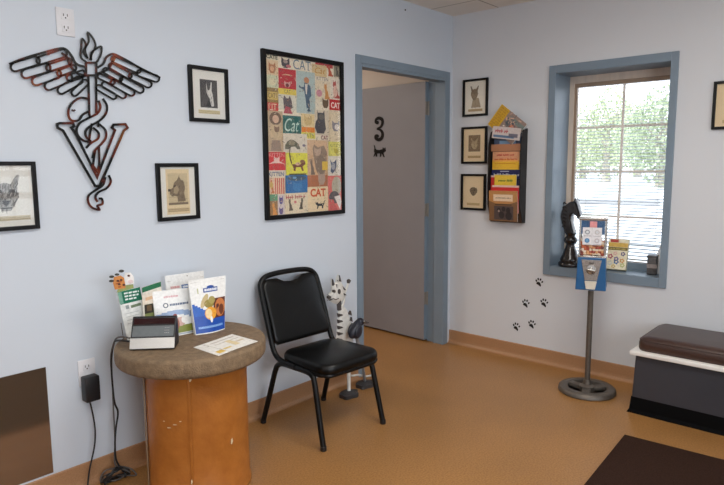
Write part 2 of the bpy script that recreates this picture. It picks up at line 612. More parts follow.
# door frame (steel, painted blue), leaf, hinges
fr = MB()
fr.box(-1.0876, -1.046, -0.008, 0.155, 0, 2.080)
fr.box(-0.090, -0.041, -0.008, 0.155, 0, 2.080)
fr.box(-1.046, -0.090, -0.008, 0.155, 2.030, 2.080)
fr.box(-1.046, -1.030, -0.008, 0.070, 0, 2.030)
fr.box(-0.105, -0.090, -0.008, 0.086, 0, 2.030)
fr.box(-1.030, -0.105, -0.008, 0.070, 2.008, 2.030)
struct('trim_1', fr, 'blue', bevel=0.003)

LEAF_ROT = R(-2.6)
leaf = struct('door_1', MB().box(0, 0.045, 0.0, 0.905, 0.014, 2.022), 'door', bevel=0.002)
leaf.location = (-0.128, 0.158, 0)
leaf.rotation_euler = (0, 0, LEAF_ROT)
obj('hinge_edge', MB().box(0.001, 0.044, -0.0015, 0.0, 0.016, 2.02), 'blue', leaf)
for z in (1.823, 1.049, 0.351):
    hb = MB().tube([(0.030, -0.010, z - 0.052), (0.030, -0.010, z + 0.052)], 0.0075, 10)
    hb.box(0.0, 0.04, -0.004, -0.0015, z - 0.05, z + 0.05)
    for k in (-0.03, 0, 0.03):
        hb.tube([(0.022, -0.004, z + k), (0.022, -0.0055, z + k)], 0.005, 8)
    obj('hinge', hb, 'steel', leaf, 40)

# metal numeral and cat under it, fixed to the leaf
def leaf_point(yl, z, out=0.0):
    p = Matrix.Rotation(LEAF_ROT, 3, 'Z') @ Vector((-out, yl, 0)) + Vector(leaf.location)
    return (p.x, p.y, z)


LEAF_FACE = (R(90), 0, R(-90) + LEAF_ROT)
# centre of the 3 : pixel (379.5,129); of the cat (379.5,151.5)
def leaf_px(px, py):
    n = Matrix.Rotation(LEAF_ROT, 3, 'Z') @ Vector((-1, 0, 0))
    d = CF + CR * ((px - 362) / FPX) + CU * ((242.5 - py) / FPX)
    t = (Vector(leaf.location) - CAM).dot(n) / d.dot(n)
    p = CAM + d * t
    q = Matrix.Rotation(-LEAF_ROT, 3, 'Z') @ (p - Vector(leaf.location))
    return q.y, p.z


yc, zc = leaf_px(379.8, 129)
num = MB()
# crop units: 336 px wide crop of 45 photo px -> centre (188,213)
k = 1 / 7.46 / 162 * 1.22


def nu(x, y):
    return ((x - 188) * k * 1.35, (213 - y) * k)


up_ = smooth_path([nu(*p) for p in [(172, 152), (178, 162), (168, 168), (156, 156), (162, 134), (186, 126), (208, 140), (212, 168), (198, 196), (170, 208)]], 6)
lo_ = smooth_path([nu(*p) for p in [(166, 212), (196, 222), (212, 250), (206, 284), (182, 298), (158, 286), (156, 268), (168, 262), (178, 270), (170, 276)]], 6)


def var_w(n, a, b, peak):
    return [a + (b - a) * math.sin(PI * min(1, (i / (n - 1)) ** peak)) for i in range(n)]


num.ribbon(up_, var_w(len(up_), 0.008, 0.026, 1.7), 0, 0.006)
num.ribbon(lo_, var_w(len(lo_), 0.008, 0.026, 0.7), 0, 0.006)
for c in (nu(170, 160), nu(168, 270)):
    num.lathe([(0.0, 0), (0.014, 0), (0.014, 0.007), (0.0, 0.007)], 16, (c[0], c[1], 0))
o = obj('door_number', num, 'letter')
tag(o, 'dark ornate metal numeral 3 on the grey door', 'number')
o.location = leaf_point(yc, zc, 0.0005)
o.rotation_euler = LEAF_FACE

yc, zc = leaf_px(379.8, 151.5)
CATW = [(-50, 8), (-46, 30), (-52, 55), (-44, 48), (-38, 24), (-28, 16), (0, 12), (18, 16), (28, 18), (30, 32), (38, 24), (46, 24), (50, 32), (52, 14), (56, 6), (50, -2), (40, -4),
        (34, -14), (40, -38), (46, -46), (36, -46), (26, -22), (16, -14), (12, -42), (4, -44), (6, -16), (-12, -14), (-24, -18), (-24, -40), (-32, -42), (-34, -18), (-46, -36), (-58, -40), (-52, -32), (-44, -14)]
o = obj('cat_cutout', MB().prism([(x * 0.00122, y * 0.0010) for x, y in CATW], 0, 0.005), 'letter')
tag(o, 'small black walking cat cutout under the numeral on the door', 'cat cutout')
o.location = leaf_point(yc, zc, 0.0005)
o.rotation_euler = LEAF_FACE

# window 1
cs = MB()
y0, y1, z0, z1 = -1.5662, -0.7735, 0.6373, 2.0436
iy0, iy1, iz0, iz1 = -1.525, -0.822, 0.698, 1.99
cs.box(-0.018, 0, y0, iy0, z0, z1).box(-0.018, 0, iy1, y1, z0, z1).box(-0.018, 0, iy0, iy1, iz1, z1).box(-0.018, 0, iy0, iy1, z0, iz0)
win = struct('window_1', cs, 'blue', bevel=0.003)
rv = MB()
rv.box(0.0, 0.3, WY0, iy0, iz0, iz1).box(0.0, 0.3, iy1, WY1, iz0, iz1).box(0.0, 0.3, WY0, WY1, iz1, WZ1)
obj('reveal', rv, 'blue', win)
obj('window_sill', MB().box(0.0, 0.3, WY0, WY1, WZ0, iz0), 'blue', win)
sa = MB()
a0, a1, b0, b1 = iy0, iy1, iz0 + 0.0, iz1
gy0, gy1, gz0, gz1 = -1.478, -0.880, 0.752, 1.915


def ring(mb, x0, x1, oy0, oy1, oz0, oz1, w, wb=None, wt=None):
    wb = wb or w
    wt = wt or w
    mb.box(x0, x1, oy0, oy0 + w, oz0, oz1).box(x0, x1, oy1 - w, oy1, oz0, oz1)
    mb.box(x0, x1, oy0 + w, oy1 - w, oz1 - wt, oz1).box(x0, x1, oy0 + w, oy1 - w, oz0, oz0 + wb)
    return mb


sa = ring(MB(), 0.215, 0.262, a0, a1, b0, b1, 0.030, 0.03, 0.048)
obj('window_frame', sa, 'sash', win)
sd = ring(MB(), 0.228, 0.255, a0 + 0.03, a1 - 0.03, b0 + 0.03, b1 - 0.048, 0.018, 0.018, 0.026)
obj('window_stool', MB().box(0.200, 0.2145, a0, a1, b0, b0 + 0.046), 'blue', win)
obj('sash', sd, 'sash_dark', win)
mu = MB().box(0.232, 0.246, -1.188, -1.174, b0 + 0.045, b1 - 0.07)
for z in (1.642, 1.345, 1.042):
    mu.box(0.233, 0.245, a0 + 0.045, a1 - 0.045, z - 0.007, z + 0.007)
obj('muntins', mu, 'muntin', win)
obj('pane', MB().box(0.238, 0.241, a0 + 0.045, a1 - 0.045, b0 + 0.045, b1 - 0.07), 'glass', win)

bl = thing('window_blind', 'white horizontal slat blind, slats open, behind the panes of the blue framed window', 'blind', (0.278, (iy0 + iy1) / 2, iz0))
hw = (iy1 - iy0) / 2 - 0.035
obj('head_rail', MB().box(-0.013, 0.013, -hw, hw, 1.255, 1.288), 'blind', bl, bevel=0.003)
sl = MB()
z = 0.165
while z < 1.25:
    sl.add([(-0.0122, -hw, z - 0.003), (0.0, -hw, z + 0.001), (0.0122, -hw, z + 0.003), (0.0122, hw, z + 0.003), (0.0, hw, z + 0.001), (-0.0122, hw, z - 0.003)],
           [(0, 1, 4, 5), (1, 2, 3, 4)])
    z += 0.0215
obj('slats', sl, 'blind', bl)
st = MB()
for k in range(4):
    z = 0.082 + k * 0.024
    st.add([(-0.011, -hw, z - 0.004), (0.011, -hw, z + 0.004), (0.011, hw, z + 0.004), (-0.011, hw, z - 0.004)], [(0, 1, 2, 3)])
obj('tilted_slats', st, 'blind', bl)
obj('bottom_rail', MB().box(-0.012, 0.012, -hw, hw, 0.052, 0.062), 'blind', bl, bevel=0.003)
for y in (-hw + 0.08, hw - 0.08):
    obj('ladder_cord', MB().box(-0.0008, 0.0008, y - 0.0008, y + 0.0008, 0.07, 1.26), 'blind', bl)

# window 2, in the wall opposite the picture wall (seen only as a reflection)
w2 = MB().box(FX0 - 0.06, FX1 + 0.06, YF, YF + 0.018, FZ1, FZ1 + 0.06).box(FX0 - 0.06, FX1 + 0.06, YF, YF + 0.018, FZ0 - 0.06, FZ0)
w2.box(FX0 - 0.06, FX0, YF, YF + 0.018, FZ0, FZ1).box(FX1, FX1 + 0.06, YF, YF + 0.018, FZ0, FZ1)
w2o = struct('window_2', w2, 'blue')
mm = MB()
for i in range(1, 4):
    x = FX0 + (FX1 - FX0) * i / 4
    mm.box(x - 0.012, x + 0.012, YF - 0.09, YF - 0.07, FZ0, FZ1)
for i in range(1, 5):
    z = FZ0 + (FZ1 - FZ0) * i / 5
    mm.box(FX0, FX1, YF - 0.09, YF - 0.07, z - 0.035, z + 0.035)  # thick bars shaped to stripe the window's reflection
obj('muntins', mm, 'blind', w2o)
obj('pane', MB().box(FX0, FX1, YF - 0.1, YF - 0.097, FZ0, FZ1), 'glass', w2o)

# ------------------------------------------------------------------ framed dog prints
def hatch(mb, poly, n, col0, col1, ln, w, ang, z, jit=0.5):
    xs = [p[0] for p in poly]
    ys = [p[1] for p in poly]
    c = 0
    for _ in range(n * 12):
        if c >= n:
            break
        p = (random.uniform(min(xs), max(xs)), random.uniform(min(ys), max(ys)))
        if not inside(p, poly):
            continue
        c += 1
        a = ang + random.uniform(-jit, jit)
        l = ln * random.uniform(0.5, 1.2)
        d = (math.cos(a) * l / 2, math.sin(a) * l / 2)
        q = (-math.sin(a) * w / 2, math.cos(a) * w / 2)
        t = random.random()
        col = tuple(col0[i] + (col1[i] - col0[i]) * t for i in range(3))
        mb.flat([(p[0] - d[0] - q[0], p[1] - d[1] - q[1]), (p[0] + d[0] - q[0], p[1] + d[1] - q[1]),
                 (p[0] + d[0] + q[0], p[1] + d[1] + q[1]), (p[0] - d[0] + q[0], p[1] - d[1] + q[1])], z + random.uniform(0, 0.0002), col)


def sc(poly, s, dx=0, dy=0, sx=1):
    return [(p[0] * s * sx + dx, p[1] * s + dy) for p in poly]


# dog heads in a -1..1 box
DOG_FRONT = [(-0.55, 0.35), (-0.75, 1.0), (-0.62, 1.02), (-0.3, 0.55), (0, 0.62), (0.3, 0.55), (0.62, 1.02), (0.78, 0.98), (0.58, 0.3), (0.66, -0.1), (0.45, -0.55), (0.2, -0.85), (-0.2, -0.85), (-0.45, -0.55), (-0.66, -0.1)]
DOG_SIDE = [(-0.9, -0.35), (-0.95, -0.05), (-0.6, 0.12), (-0.45, 0.5), (-0.1, 0.72), (0.1, 0.98), (0.28, 0.72), (0.6, 0.55), (0.72, 0.1), (0.6, -0.3), (0.75, -0.9), (-0.1, -0.95), (-0.15, -0.55), (-0.45, -0.5), (-0.7, -0.55)]
DOG_BUSHY = [(-0.6, -0.1), (-0.75, 0.3), (-0.5, 0.6), (-0.15, 0.72), (0.2, 0.7), (0.6, 0.55), (0.78, 0.2), (0.62, -0.2), (0.4, -0.5), (0.1, -0.75), (-0.25, -0.6), (-0.5, -0.4)]


def dog_art(mb, kind, w, h, ink, paper):
    z = 0.0016
    light = tuple(ink[i] + (paper[i] - ink[i]) * 0.62 for i in range(3))
    mid = tuple(ink[i] + (paper[i] - ink[i]) * 0.35 for i in range(3))
    if kind == 'front':
        P = sc(DOG_FRONT, h * 0.5, 0, 0, 0.95)
        mb.flat(P, z, light)
        hatch(mb, P, 190, ink, mid, h * 0.13, h * 0.011, R(75), z + 0.0003)
        for sx in (-1, 1):
            e = sc([(-.16, -.07), (.16, -.09), (.14, .08), (-.12, .10)], h * 0.5, sx * h * 0.16, h * 0.09)
            mb.flat(e, z + 0.0008, ink)
        mb.flat(sc([(-.2, .1), (.2, .1), (.12, -.1), (0, -.18), (-.12, -.1)], h * 0.5, 0, -h * 0.2), z + 0.0008, ink)
        mb.flat(sc([(-.3, 0), (.3, 0), (.2, -.06), (-.2, -.06)], h * 0.5, 0, -h * 0.33), z + 0.0008, ink)
    elif kind == 'side':
        mb.rect(-w / 2, w / 2, -h / 2, h / 2, z, tuple(v * .9 for v in paper))
        for k in range(26):
            t = random.uniform(-w / 2, w / 2)
            u = random.uniform(-h / 2, h / 2)
            mb.rect(max(-w / 2, t - w * .2), min(w / 2, t + w * .2), u - h * .003, u + h * .003, z + 0.0001, light)
        P = sc(DOG_SIDE, h * 0.42, 0.02 * w, 0, 0.8)
        mb.flat(P, z + 0.0003, mid)
        hatch(mb, P, 60, ink, light, h * 0.12, h * 0.013, R(60), z + 0.0006)
        mb.flat(sc([(-.5, -.3), (-.1, -.35), (.1, 0), (-.1, .3), (-.45, .1)], h * .42, 0, 0, .8), z + 0.0009, light)
        mb.flat(sc([(-.1, -.05), (.1, -.02), (.08, .08), (-.1, .06)], h * .42, -h * .12, h * .1), z + 0.001, ink)
        mb.flat(sc([(-.12, -.08), (.1, -.08), (.1, .1), (-.1, .12)], h * .42, -h * .31, -h * .03), z + 0.001, ink)
        mb.rect(-w / 2, w / 2, -h * 0.49, -h * 0.42, z + 0.001, mid)
    elif kind == 'dark':
        mb.rect(-w / 2, w / 2, -h / 2, h / 2, z, tuple(ink[i] + (paper[i] - ink[i]) * .2 for i in range(3)))
        hatch(mb, [(-w / 2.2, -h / 2.2), (w / 2.2, -h / 2.2), (w / 2.2, h / 2.2), (-w / 2.2, h / 2.2)], 150, ink, mid, h * 0.16, h * 0.014, R(75), z + 0.0003)
        dog = [(-.3, .85), (-.18, .35), (-.05, .25), (.1, .3), (.3, .9), (.42, .85), (.35, .25), (.5, -.1), (.62, -.9), (.2, -.95), (.1, -.35), (-.1, -.2), (-.3, .1)]
        mb.flat(sc(dog, h * 0.48, 0, 0, 0.7), z + 0.0008, tuple(0.94 * v for v in paper))
        mb.flat(sc([(-.4, -.95), (.3, -.95), (.1, -.6), (-.2, -.55)], h * .48, 0, 0, 0.7), z + 0.0009, ink)
        hatch(mb, sc(dog, h * 0.44, 0, 0, 0.66), 16, mid, light, h * .1, h * .012, R(70), z + 0.001)
    elif kind == 'pair':
        mb.rect(-w / 2, w / 2, -h / 2, h / 2, z, mid)
        hatch(mb, [(-w / 2.2, -h / 2.2), (w / 2.2, -h / 2.2), (w / 2.2, h / 2.2), (-w / 2.2, h / 2.2)], 110, ink, light, h * 0.12, h * 0.014, R(40), z + 0.0003, 1.2)
        P = sc(DOG_FRONT, h * 0.36, 0, -h * .05, 0.95)
        mb.flat(P, z + 0.0007, tuple(0.8 * v for v in paper))
        hatch(mb, P, 50, ink, light, h * 0.1, h * 0.014, R(80), z + 0.001)
    elif kind == 'bushy':
        P = sc(DOG_BUSHY, h * 0.5)
        mb.flat(P, z, mid)
        hatch(mb, P, 110, ink, light, h * 0.16, h * 0.02, R(60), z + 0.0003, 1.0)
        for sx in (-1, 1):
            mb.flat(sc([(-.08, -.06), (.08, -.06), (.08, .06), (-.08, .06)], h * .5, sx * h * .12, h * .08), z + 0.001, tuple(v * .6 for v in ink))
        mb.flat(sc([(-.16, .08), (.16, .08), (0, -.12)], h * .5, 0, -h * .1), z + 0.001, tuple(v * .6 for v in ink))
    elif kind == 'bust':
        P = sc(DOG_FRONT, h * 0.36, -w * .08, h * .14, 0.85)
        Q = sc([(-.5, .1), (.4, .1), (.75, -.9), (-.75, -.9)], h * .45, w * .05, -h * .12, 0.8)
        mb.flat(Q, z, light)
        hatch(mb, Q, 50, mid, light, h * .12, h * .013, R(100), z + 0.0003)
        mb.flat(P, z + 0.0005, mid)
        hatch(mb, P, 80, ink, light, h * .1, h * .013, R(60), z + 0.0008)


def framed(label, loc, rot, w, h, bar, mount, paper, ink, kind, aw, ah, cap=(206, 184, 140), ady=0.0, capy=None, capw=None, sheet=None):
    t = thing('framed_print', label, 'picture', loc, rot, 'framed dog prints on the walls')
    f = MB()
    f.box(-w / 2, -w / 2 + bar, -h / 2, h / 2, 0, 0.018).box(w / 2 - bar, w / 2, -h / 2, h / 2, 0, 0.018)
    f.box(-w / 2 + bar, w / 2 - bar, h / 2 - bar, h / 2, 0, 0.018).box(-w / 2 + bar, w / 2 - bar, -h / 2, -h / 2 + bar, 0, 0.018)
    obj('frame', f, 'black_frame', t, bevel=0.002)
    obj('mount', MB().box(-w / 2 + bar, w / 2 - bar, -h / 2 + bar, h / 2 - bar, 0.003, 0.006), mount, t)
    p = MB()
    if sheet:
        p.rect(-sheet[0] / 2, sheet[0] / 2, -sheet[1] / 2, sheet[1] / 2, 0.0012, paper)
    q = MB()
    dog_art(q, kind, aw, ah, ink, paper)
    for v, fc, cc in [(q.v, q.f, q.c)]:
        o_ = len(p.v)
        p.v += [(x, y + ady, z) for x, y, z in v]
        p.f += [tuple(i + o_ for i in ff) for ff in fc]
        p.c += cc
    if capy is not None:
        cw = capw or aw
        p.rect(-cw / 2, cw / 2, capy - 0.009, capy + 0.009, 0.0016, cap)
        dk = tuple(v * 0.72 for v in cap)
        p.scribble(-cw / 2 + 0.004, cw / 2 - 0.004, capy + 0.001, 0.004, 0.0019, dk, rows=2, gap=0.008)
    pr = obj('print', p, 'sketch', t)
    pr.location = (0, 0, 0.0052)
    obj('glass', MB().box(-w / 2 + bar * 0.8, w / 2 - bar * 0.8, -h / 2 + bar * 0.8, h / 2 - bar * 0.8, 0.011, 0.0125), 'glass', t)
    return t


OUT = 0.0008


def silhouette(lo, hi, c, t):      # measured outline -> outline at the wall, for a frame standing proud of it
    return (c + (lo - c) * t if lo < c else lo), (c + (hi - c) * t if hi > c else hi)


def framed_left(label, x0, x1, zb, zt, **kw):
    x0, x1 = silhouette(x0, x1, CAM.x, 0.9931)
    zb, zt = silhouette(zb, zt, CAM.z, 0.9931)
    return framed(label, ((x0 + x1) / 2, -OUT, (zb + zt) / 2), ROT_L, x1 - x0, zt - zb, **kw)


def framed_right(label, y0, y1, zb, zt, **kw):     # y0 = left side as seen
    y1, y0 = silhouette(y1, y0, CAM.y, 0.9955)
    zb, zt = silhouette(zb, zt, CAM.z, 0.9955)
    return framed(label, (-OUT, (y0 + y1) / 2, (zb + zt) / 2), ROT_R, y0 - y1, zt - zb, **kw)


framed_left('black framed pencil drawing of a prick-eared dog face, cut by the left edge', -3.232, -2.9946, 1.1491, 1.4186, bar=0.016, mount='mat_white', paper=(222, 222, 216), ink=(60, 58, 60), kind='front',
            aw=0.15, ah=0.15, ady=0.006, capy=-0.086, capw=0.17, sheet=(0.175, 0.205), cap=(196, 186, 160))
framed_left('black framed dark etching of a pale dog, right of the winged metal sculpture top', -2.2841, -2.0452, 1.6111, 1.8812, bar=0.018, mount='mat_white', paper=(222, 220, 214), ink=(36, 34, 36), kind='dark',
            aw=0.1, ah=0.135, ady=0.005, capy=-0.083, capw=0.125, cap=(206, 192, 150))
framed_left('black framed sepia print of a dog head in profile, above the table of leaflets', -2.4769, -2.2412, 1.1379, 1.4112, bar=0.018, mount='mat_white', paper=(220, 200, 160), ink=(66, 52, 40), kind='side',
            aw=0.105, ah=0.15, ady=0.012, capy=-0.087, capw=0.115, cap=(190, 168, 130), sheet=(0.125, 0.215))
framed_right('black framed cream print of a dog bust, top of the column beside the door', -0.0907, -0.3107, 1.748, 2.0188, bar=0.016, mount='mat_cream', paper=(226, 208, 174), ink=(78, 64, 50), kind='bust',
             aw=0.11, ah=0.15, ady=0.008, capy=-0.09, capw=0.12, cap=(186, 162, 120))
framed_right('black framed sepia print of a dog face, middle of the column beside the door', -0.0852, -0.3106, 1.4022, 1.6738, bar=0.016, mount='mat_tan', paper=(226, 202, 158), ink=(70, 50, 30), kind='pair',
             aw=0.1, ah=0.12, ady=0.014, capy=-0.085, capw=0.11, cap=(190, 158, 108))
framed_right('black framed print of a small shaggy dog head, bottom of the column beside the door', -0.0855, -0.3071, 1.0566, 1.3265, bar=0.016, mount='mat_tan', paper=(228, 204, 158), ink=(60, 48, 38), kind='bushy',
             aw=0.1, ah=0.088, ady=0.004, capy=-0.09, capw=0.11, cap=(200, 172, 122))
framed_right('black framed print with tan mount right of the window, cut by the right edge', -1.7521, -1.9721, 1.5833, 1.8528, bar=0.016, mount='mat_tan', paper=(226, 202, 158), ink=(70, 56, 40), kind='bushy',
             aw=0.09, ah=0.08, ady=0.002, capy=-0.09, capw=0.11, cap=(200, 172, 122))

# ------------------------------------------------------------------ cat collage poster
PX0, PX1, PZ0, PZ1 = -1.8371, -1.214, 1.100, 2.0115
pt = thing('cat_poster', 'large black framed poster collage of vintage cat pictures and lettering', 'poster', ((PX0 + PX1) / 2, -OUT, (PZ0 + PZ1) / 2), ROT_L)
pw, ph, pb = PX1 - PX0, PZ1 - PZ0, 0.024
f = MB()
f.box(-pw / 2, -pw / 2 + pb, -ph / 2, ph / 2, 0, 0.022).box(pw / 2 - pb, pw / 2, -ph / 2, ph / 2, 0, 0.022)
f.box(-pw / 2 + pb, pw / 2 - pb, ph / 2 - pb, ph / 2, 0, 0.022).box(-pw / 2 + pb, pw / 2 - pb, -ph / 2, -ph / 2 + pb, 0, 0.022)
obj('frame', f, 'black_frame', pt, bevel=0.002)


def pc(crop, cx, cy):
    x, z = LW(255 + cx / 7.463, (45, 100, 155)[crop - 1] + cy / 7.463)
    hx, hz = pw / 2 - pb, ph / 2 - pb
    return (max(-hx, min(hx, x - (PX0 + PX1) / 2)), max(-hz, min(hz, z - (PZ0 + PZ1) / 2)))


po = MB()
po.rect(-pw / 2 + pb * .9, pw / 2 - pb * .9, -ph / 2 + pb * .9, ph / 2 - pb * .9, 0.0, (232, 220, 196))
LAY = [0.0004]


def tile(crop, x0, y0, x1, y1, col):
    a, b = pc(crop, x0, y0), pc(crop, x1, y1)
    a2, b2 = pc(crop, x0, y1), pc(crop, x1, y0)
    xa, xb = (a[0] + a2[0]) / 2, (b[0] + b2[0]) / 2
    za, zb = (a[1] + b2[1]) / 2, (a2[1] + b[1]) / 2
    LAY[0] += 0.00006
    po.rect(xa, xb, zb, za, LAY[0], col)
    return xa, xb, zb, za


def ptext(crop, x0, y0, x1, y1, txt, col, **kw):
    a, b = pc(crop, x0, y0), pc(crop, x1, y1)
    a2, b2 = pc(crop, x0, y1), pc(crop, x1, y0)
    xa, xb = (a[0] + a2[0]) / 2, (b[0] + b2[0]) / 2
    za, zb = (a[1] + b2[1]) / 2, (a2[1] + b[1]) / 2
    LAY[0] += 0.00006
    po.text(txt, (xa + xb) / 2, (za + zb) / 2, za - zb, LAY[0], col, width=xb - xa, **kw)


def pshape(crop, x0, y0, x1, y1, poly, col, flip=False):     # a shape given in a -1..1 box
    a, b = pc(crop, x0, y0), pc(crop, x1, y1)
    mx, my, hx, hy = (a[0] + b[0]) / 2, (a[1] + b[1]) / 2, abs(b[0] - a[0]) / 2, abs(a[1] - b[1]) / 2
    LAY[0] += 0.00006
    po.flat([(mx + (-p[0] if flip else p[0]) * hx, my + p[1] * hy) for p in poly], LAY[0], col)


CAT_HEAD = [(-0.8, 0.2), (-0.75, 1.0), (-0.35, 0.55), (0.35, 0.55), (0.75, 1.0), (0.8, 0.2), (0.75, -0.4), (0.4, -0.9), (-0.4, -0.9), (-0.75, -0.4)]
CAT_SIT = [(-0.5, 0.95), (-0.25, 0.75), (0.05, 0.95), (0.15, 0.5), (0.1, 0.25), (0.5, -0.1), (0.65, -0.6), (0.95, -0.7), (0.95, -0.95), (-0.55, -0.95), (-0.35, -0.4), (-0.45, 0.15), (-0.65, 0.4)]
CAT_WALK = [(-0.95, 1.0), (-0.8, 0.95), (-0.7, 0.35), (-0.3, 0.3), (0.4, 0.3), (0.55, 0.75), (0.72, 0.5), (0.95, 0.75), (1.0, 0.2), (0.75, 0.0), (0.6, -0.2), (0.75, -0.95), (0.5, -0.95), (0.35, -0.3), (-0.3, -0.3), (-0.35, -0.95), (-0.6, -0.95), (-0.65, -0.3), (-0.85, 0.2)]
OVAL = [(math.cos(a * PI / 8), math.sin(a * PI / 8)) for a in range(16)]
FIG = [(-0.15, 1.0), (0.2, 0.98), (0.25, 0.7), (0.7, 0.5), (0.85, -0.1), (0.55, -0.3), (0.4, -0.9), (0.1, -1.0), (-0.05, -0.4), (-0.25, 0.2), (-0.95, 0.5), (-1.0, 0.35), (-0.3, 0.4), (-0.2, 0.7)]
DK = (62, 58, 58)
# top band
tile(1, 75, 60, 165, 110, (216, 206, 178)); ptext(1, 78, 64, 163, 104, 'CATE', (52, 52, 44), thick=0.03)
pshape(1, 182, 82, 262, 182, CAT_HEAD, (70, 64, 68)); pshape(1, 205, 110, 240, 140, OVAL, (170, 150, 140)); pshape(1, 225, 145, 265, 175, OVAL, (190, 110, 110))
ptext(1, 280, 108, 410, 188, 'CAT', (104, 124, 142))
tile(1, 445, 118, 575, 168, (190, 62, 66)); tile(1, 420, 150, 530, 235, (216, 190, 140)); ptext(1, 440, 172, 520, 215, 'Cat', (196, 136, 40), shear=0.3)
ptext(1, 455, 240, 540, 268, 'KITTEN', (110, 92, 90))
pshape(1, 528, 150, 578, 240, CAT_SIT, (196, 92, 60)); tile(1, 582, 140, 648, 240, (150, 142, 118)); pshape(1, 590, 150, 645, 238, CAT_SIT, (92, 86, 74))
tile(1, 80, 112, 168, 225, (222, 196, 158)); pshape(1, 88, 120, 155, 220, CAT_HEAD, (180, 118, 78)); pshape(1, 105, 155, 138, 200, OVAL, (220, 170, 130))
tile(1, 80, 225, 168, 322, (206, 208, 176)); pshape(1, 95, 245, 150, 305, OVAL, (222, 214, 180))
# red box with cat face
tile(1, 170, 180, 300, 330, (188, 40, 52)); pshape(1, 190, 210, 280, 245, [(-1, -.4), (-.5, .6), (.2, .8), (1, .2), (.5, 0), (-.3, .1)], (220, 190, 150)); pshape(1, 205, 265, 265, 322, CAT_HEAD, (206, 160, 150)); pshape(1, 222, 285, 248, 318, OVAL, (120, 40, 50))
tile(1, 165, 328, 302, 372, (224, 200, 86)); ptext(1, 212, 336, 260, 362, 'CAT', (110, 100, 60))
# blue panel with a figure in a blue coat
tile(1, 304, 200, 442, 485, (176, 192, 188)); tile(2, 304, 0, 442, 100, (176, 192, 188))
pshape(1, 320, 240, 425, 480, FIG, (70, 96, 118)); pshape(1, 358, 238, 398, 290, OVAL, (190, 132, 92)); pshape(1, 362, 290, 392, 370, [(-.7, 1), (.7, 1), (0.2, -1), (-.3, -1)], (216, 208, 196)); pshape(2, 372, 0, 415, 90, [(-.3, 1), (.5, 1), (.4, -.6), (.9, -.9), (0, -1), (-.6, -.9), (-.1, -.5)], (62, 82, 102))
# left column
tile(1, 80, 320, 168, 436, (150, 122, 70)); tile(1, 86, 350, 164, 408, (204, 176, 98)); ptext(1, 92, 360, 158, 396, 'CATS', (90, 70, 40)); tile(1, 80, 436, 168, 485, (196, 62, 54)); tile(2, 84, 20, 165, 85, (200, 64, 56)); ptext(2, 95, 28, 155, 76, 'LIT', (230, 200, 170))
tile(1, 170, 372, 302, 485, (214, 208, 190)); pshape(1, 195, 372, 275, 480, [(-.8, .4), (-.6, 1), (-.2, .55), (.2, .55), (.5, 1), (.8, .3), (1, -.8), (.6, -1), (-.7, -1)], (92, 80, 84)); pshape(2, 200, 30, 275, 105, [(-.9, -1), (-.4, .6), (.4, .4), (1, -1)], (176, 72, 84))
# right column upper
tile(1, 445, 270, 555, 410, (222, 206, 176)); pshape(1, 500, 280, 552, 412, CAT_SIT, (206, 142, 76)); pshape(1, 450, 330, 495, 390, OVAL, (206, 140, 150)); pshape(1, 490, 392, 548, 478, CAT_HEAD, (112, 92, 70))
tile(1, 556, 255, 648, 412, (226, 214, 196)); pshape(1, 562, 258, 645, 408, CAT_SIT, (178, 72, 62)); pshape(1, 575, 300, 610, 390, OVAL, (222, 180, 160))
tile(1, 548, 412, 648, 485, (196, 40, 42)); tile(2, 548, 0, 648, 78, (196, 40, 42)); ptext(2, 560, 20, 640, 64, 'CAT', (238, 226, 214), thick=0.03)
# middle band
tile(2, 88, 82, 202, 385, (190, 166, 134)); pshape(2, 98, 85, 192, 190, OVAL, (108, 84, 66)); pshape(2, 122, 110, 172, 175, OVAL, (212, 176, 148)); pshape(2, 95, 180, 205, 300, OVAL, (200, 176, 140)); pshape(2, 130, 190, 180, 245, CAT_HEAD, (130, 100, 76)); pshape(2, 110, 300, 190, 380, [(-1, -1), (-.8, 1), (.8, 1), (1, -1)], (150, 128, 112))
tile(2, 200, 118, 336, 250, (44, 104, 100)); ptext(2, 214, 138, 322, 236, 'Cat', (196, 220, 208), shear=0.35)
tile(2, 338, 105, 436, 205, (222, 200, 150)); pshape(2, 350, 110, 425, 198, CAT_HEAD, (206, 178, 122)); tile(2, 340, 204, 438, 242, (226, 132, 42)); tile(2, 338, 242, 442, 288, (218, 206, 96)); ptext(2, 350, 250, 430, 280, 'CATS', (120, 130, 60))
tile(2, 438, 78, 540, 262, (214, 200, 176)); pshape(2, 436, 70, 522, 252, [(-.5, 1), (-.4, .75), (.5, .75), (.75, 1), (.85, 0), (1, -.6), (.6, -1), (-.6, -1), (-1, -.5), (-.8, 0), (-.5, .2)], (74, 72, 76)); pshape(2, 465, 105, 510, 150, OVAL, (104, 98, 90))
ptext(2, 485, 266, 536, 298, 'CAT', (122, 34, 60), thick=0.02)
tile(2, 544, 80, 650, 310, (222, 204, 172)); pshape(2, 560, 150, 642, 240, CAT_HEAD, (138, 132, 138)); pshape(2, 585, 180, 622, 225, OVAL, (230, 220, 208))
tile(2, 204, 252, 380, 388, (218, 208, 190)); pshape(2, 214, 290, 330, 372, [(-1, -.9), (-.95, -.1), (-.7, .5), (-.3, .9), (.2, .8), (.7, .2), (.95, -.5), (1, -.9), (.6, -.9), (.3, -.4), (-.2, -.5), (-.5, -.95)], (104, 102, 86)); pshape(2, 240, 300, 290, 340, OVAL, (140, 132, 112)); pshape(2, 345, 330, 370, 350, OVAL, (120, 112, 130))
tile(2, 540, 312, 652, 425, (220, 212, 110)); ptext(2, 552, 330, 645, 350, 'KITTY', (150, 150, 80)); pshape(2, 575, 355, 620, 400, CAT_HEAD, (186, 172, 70))
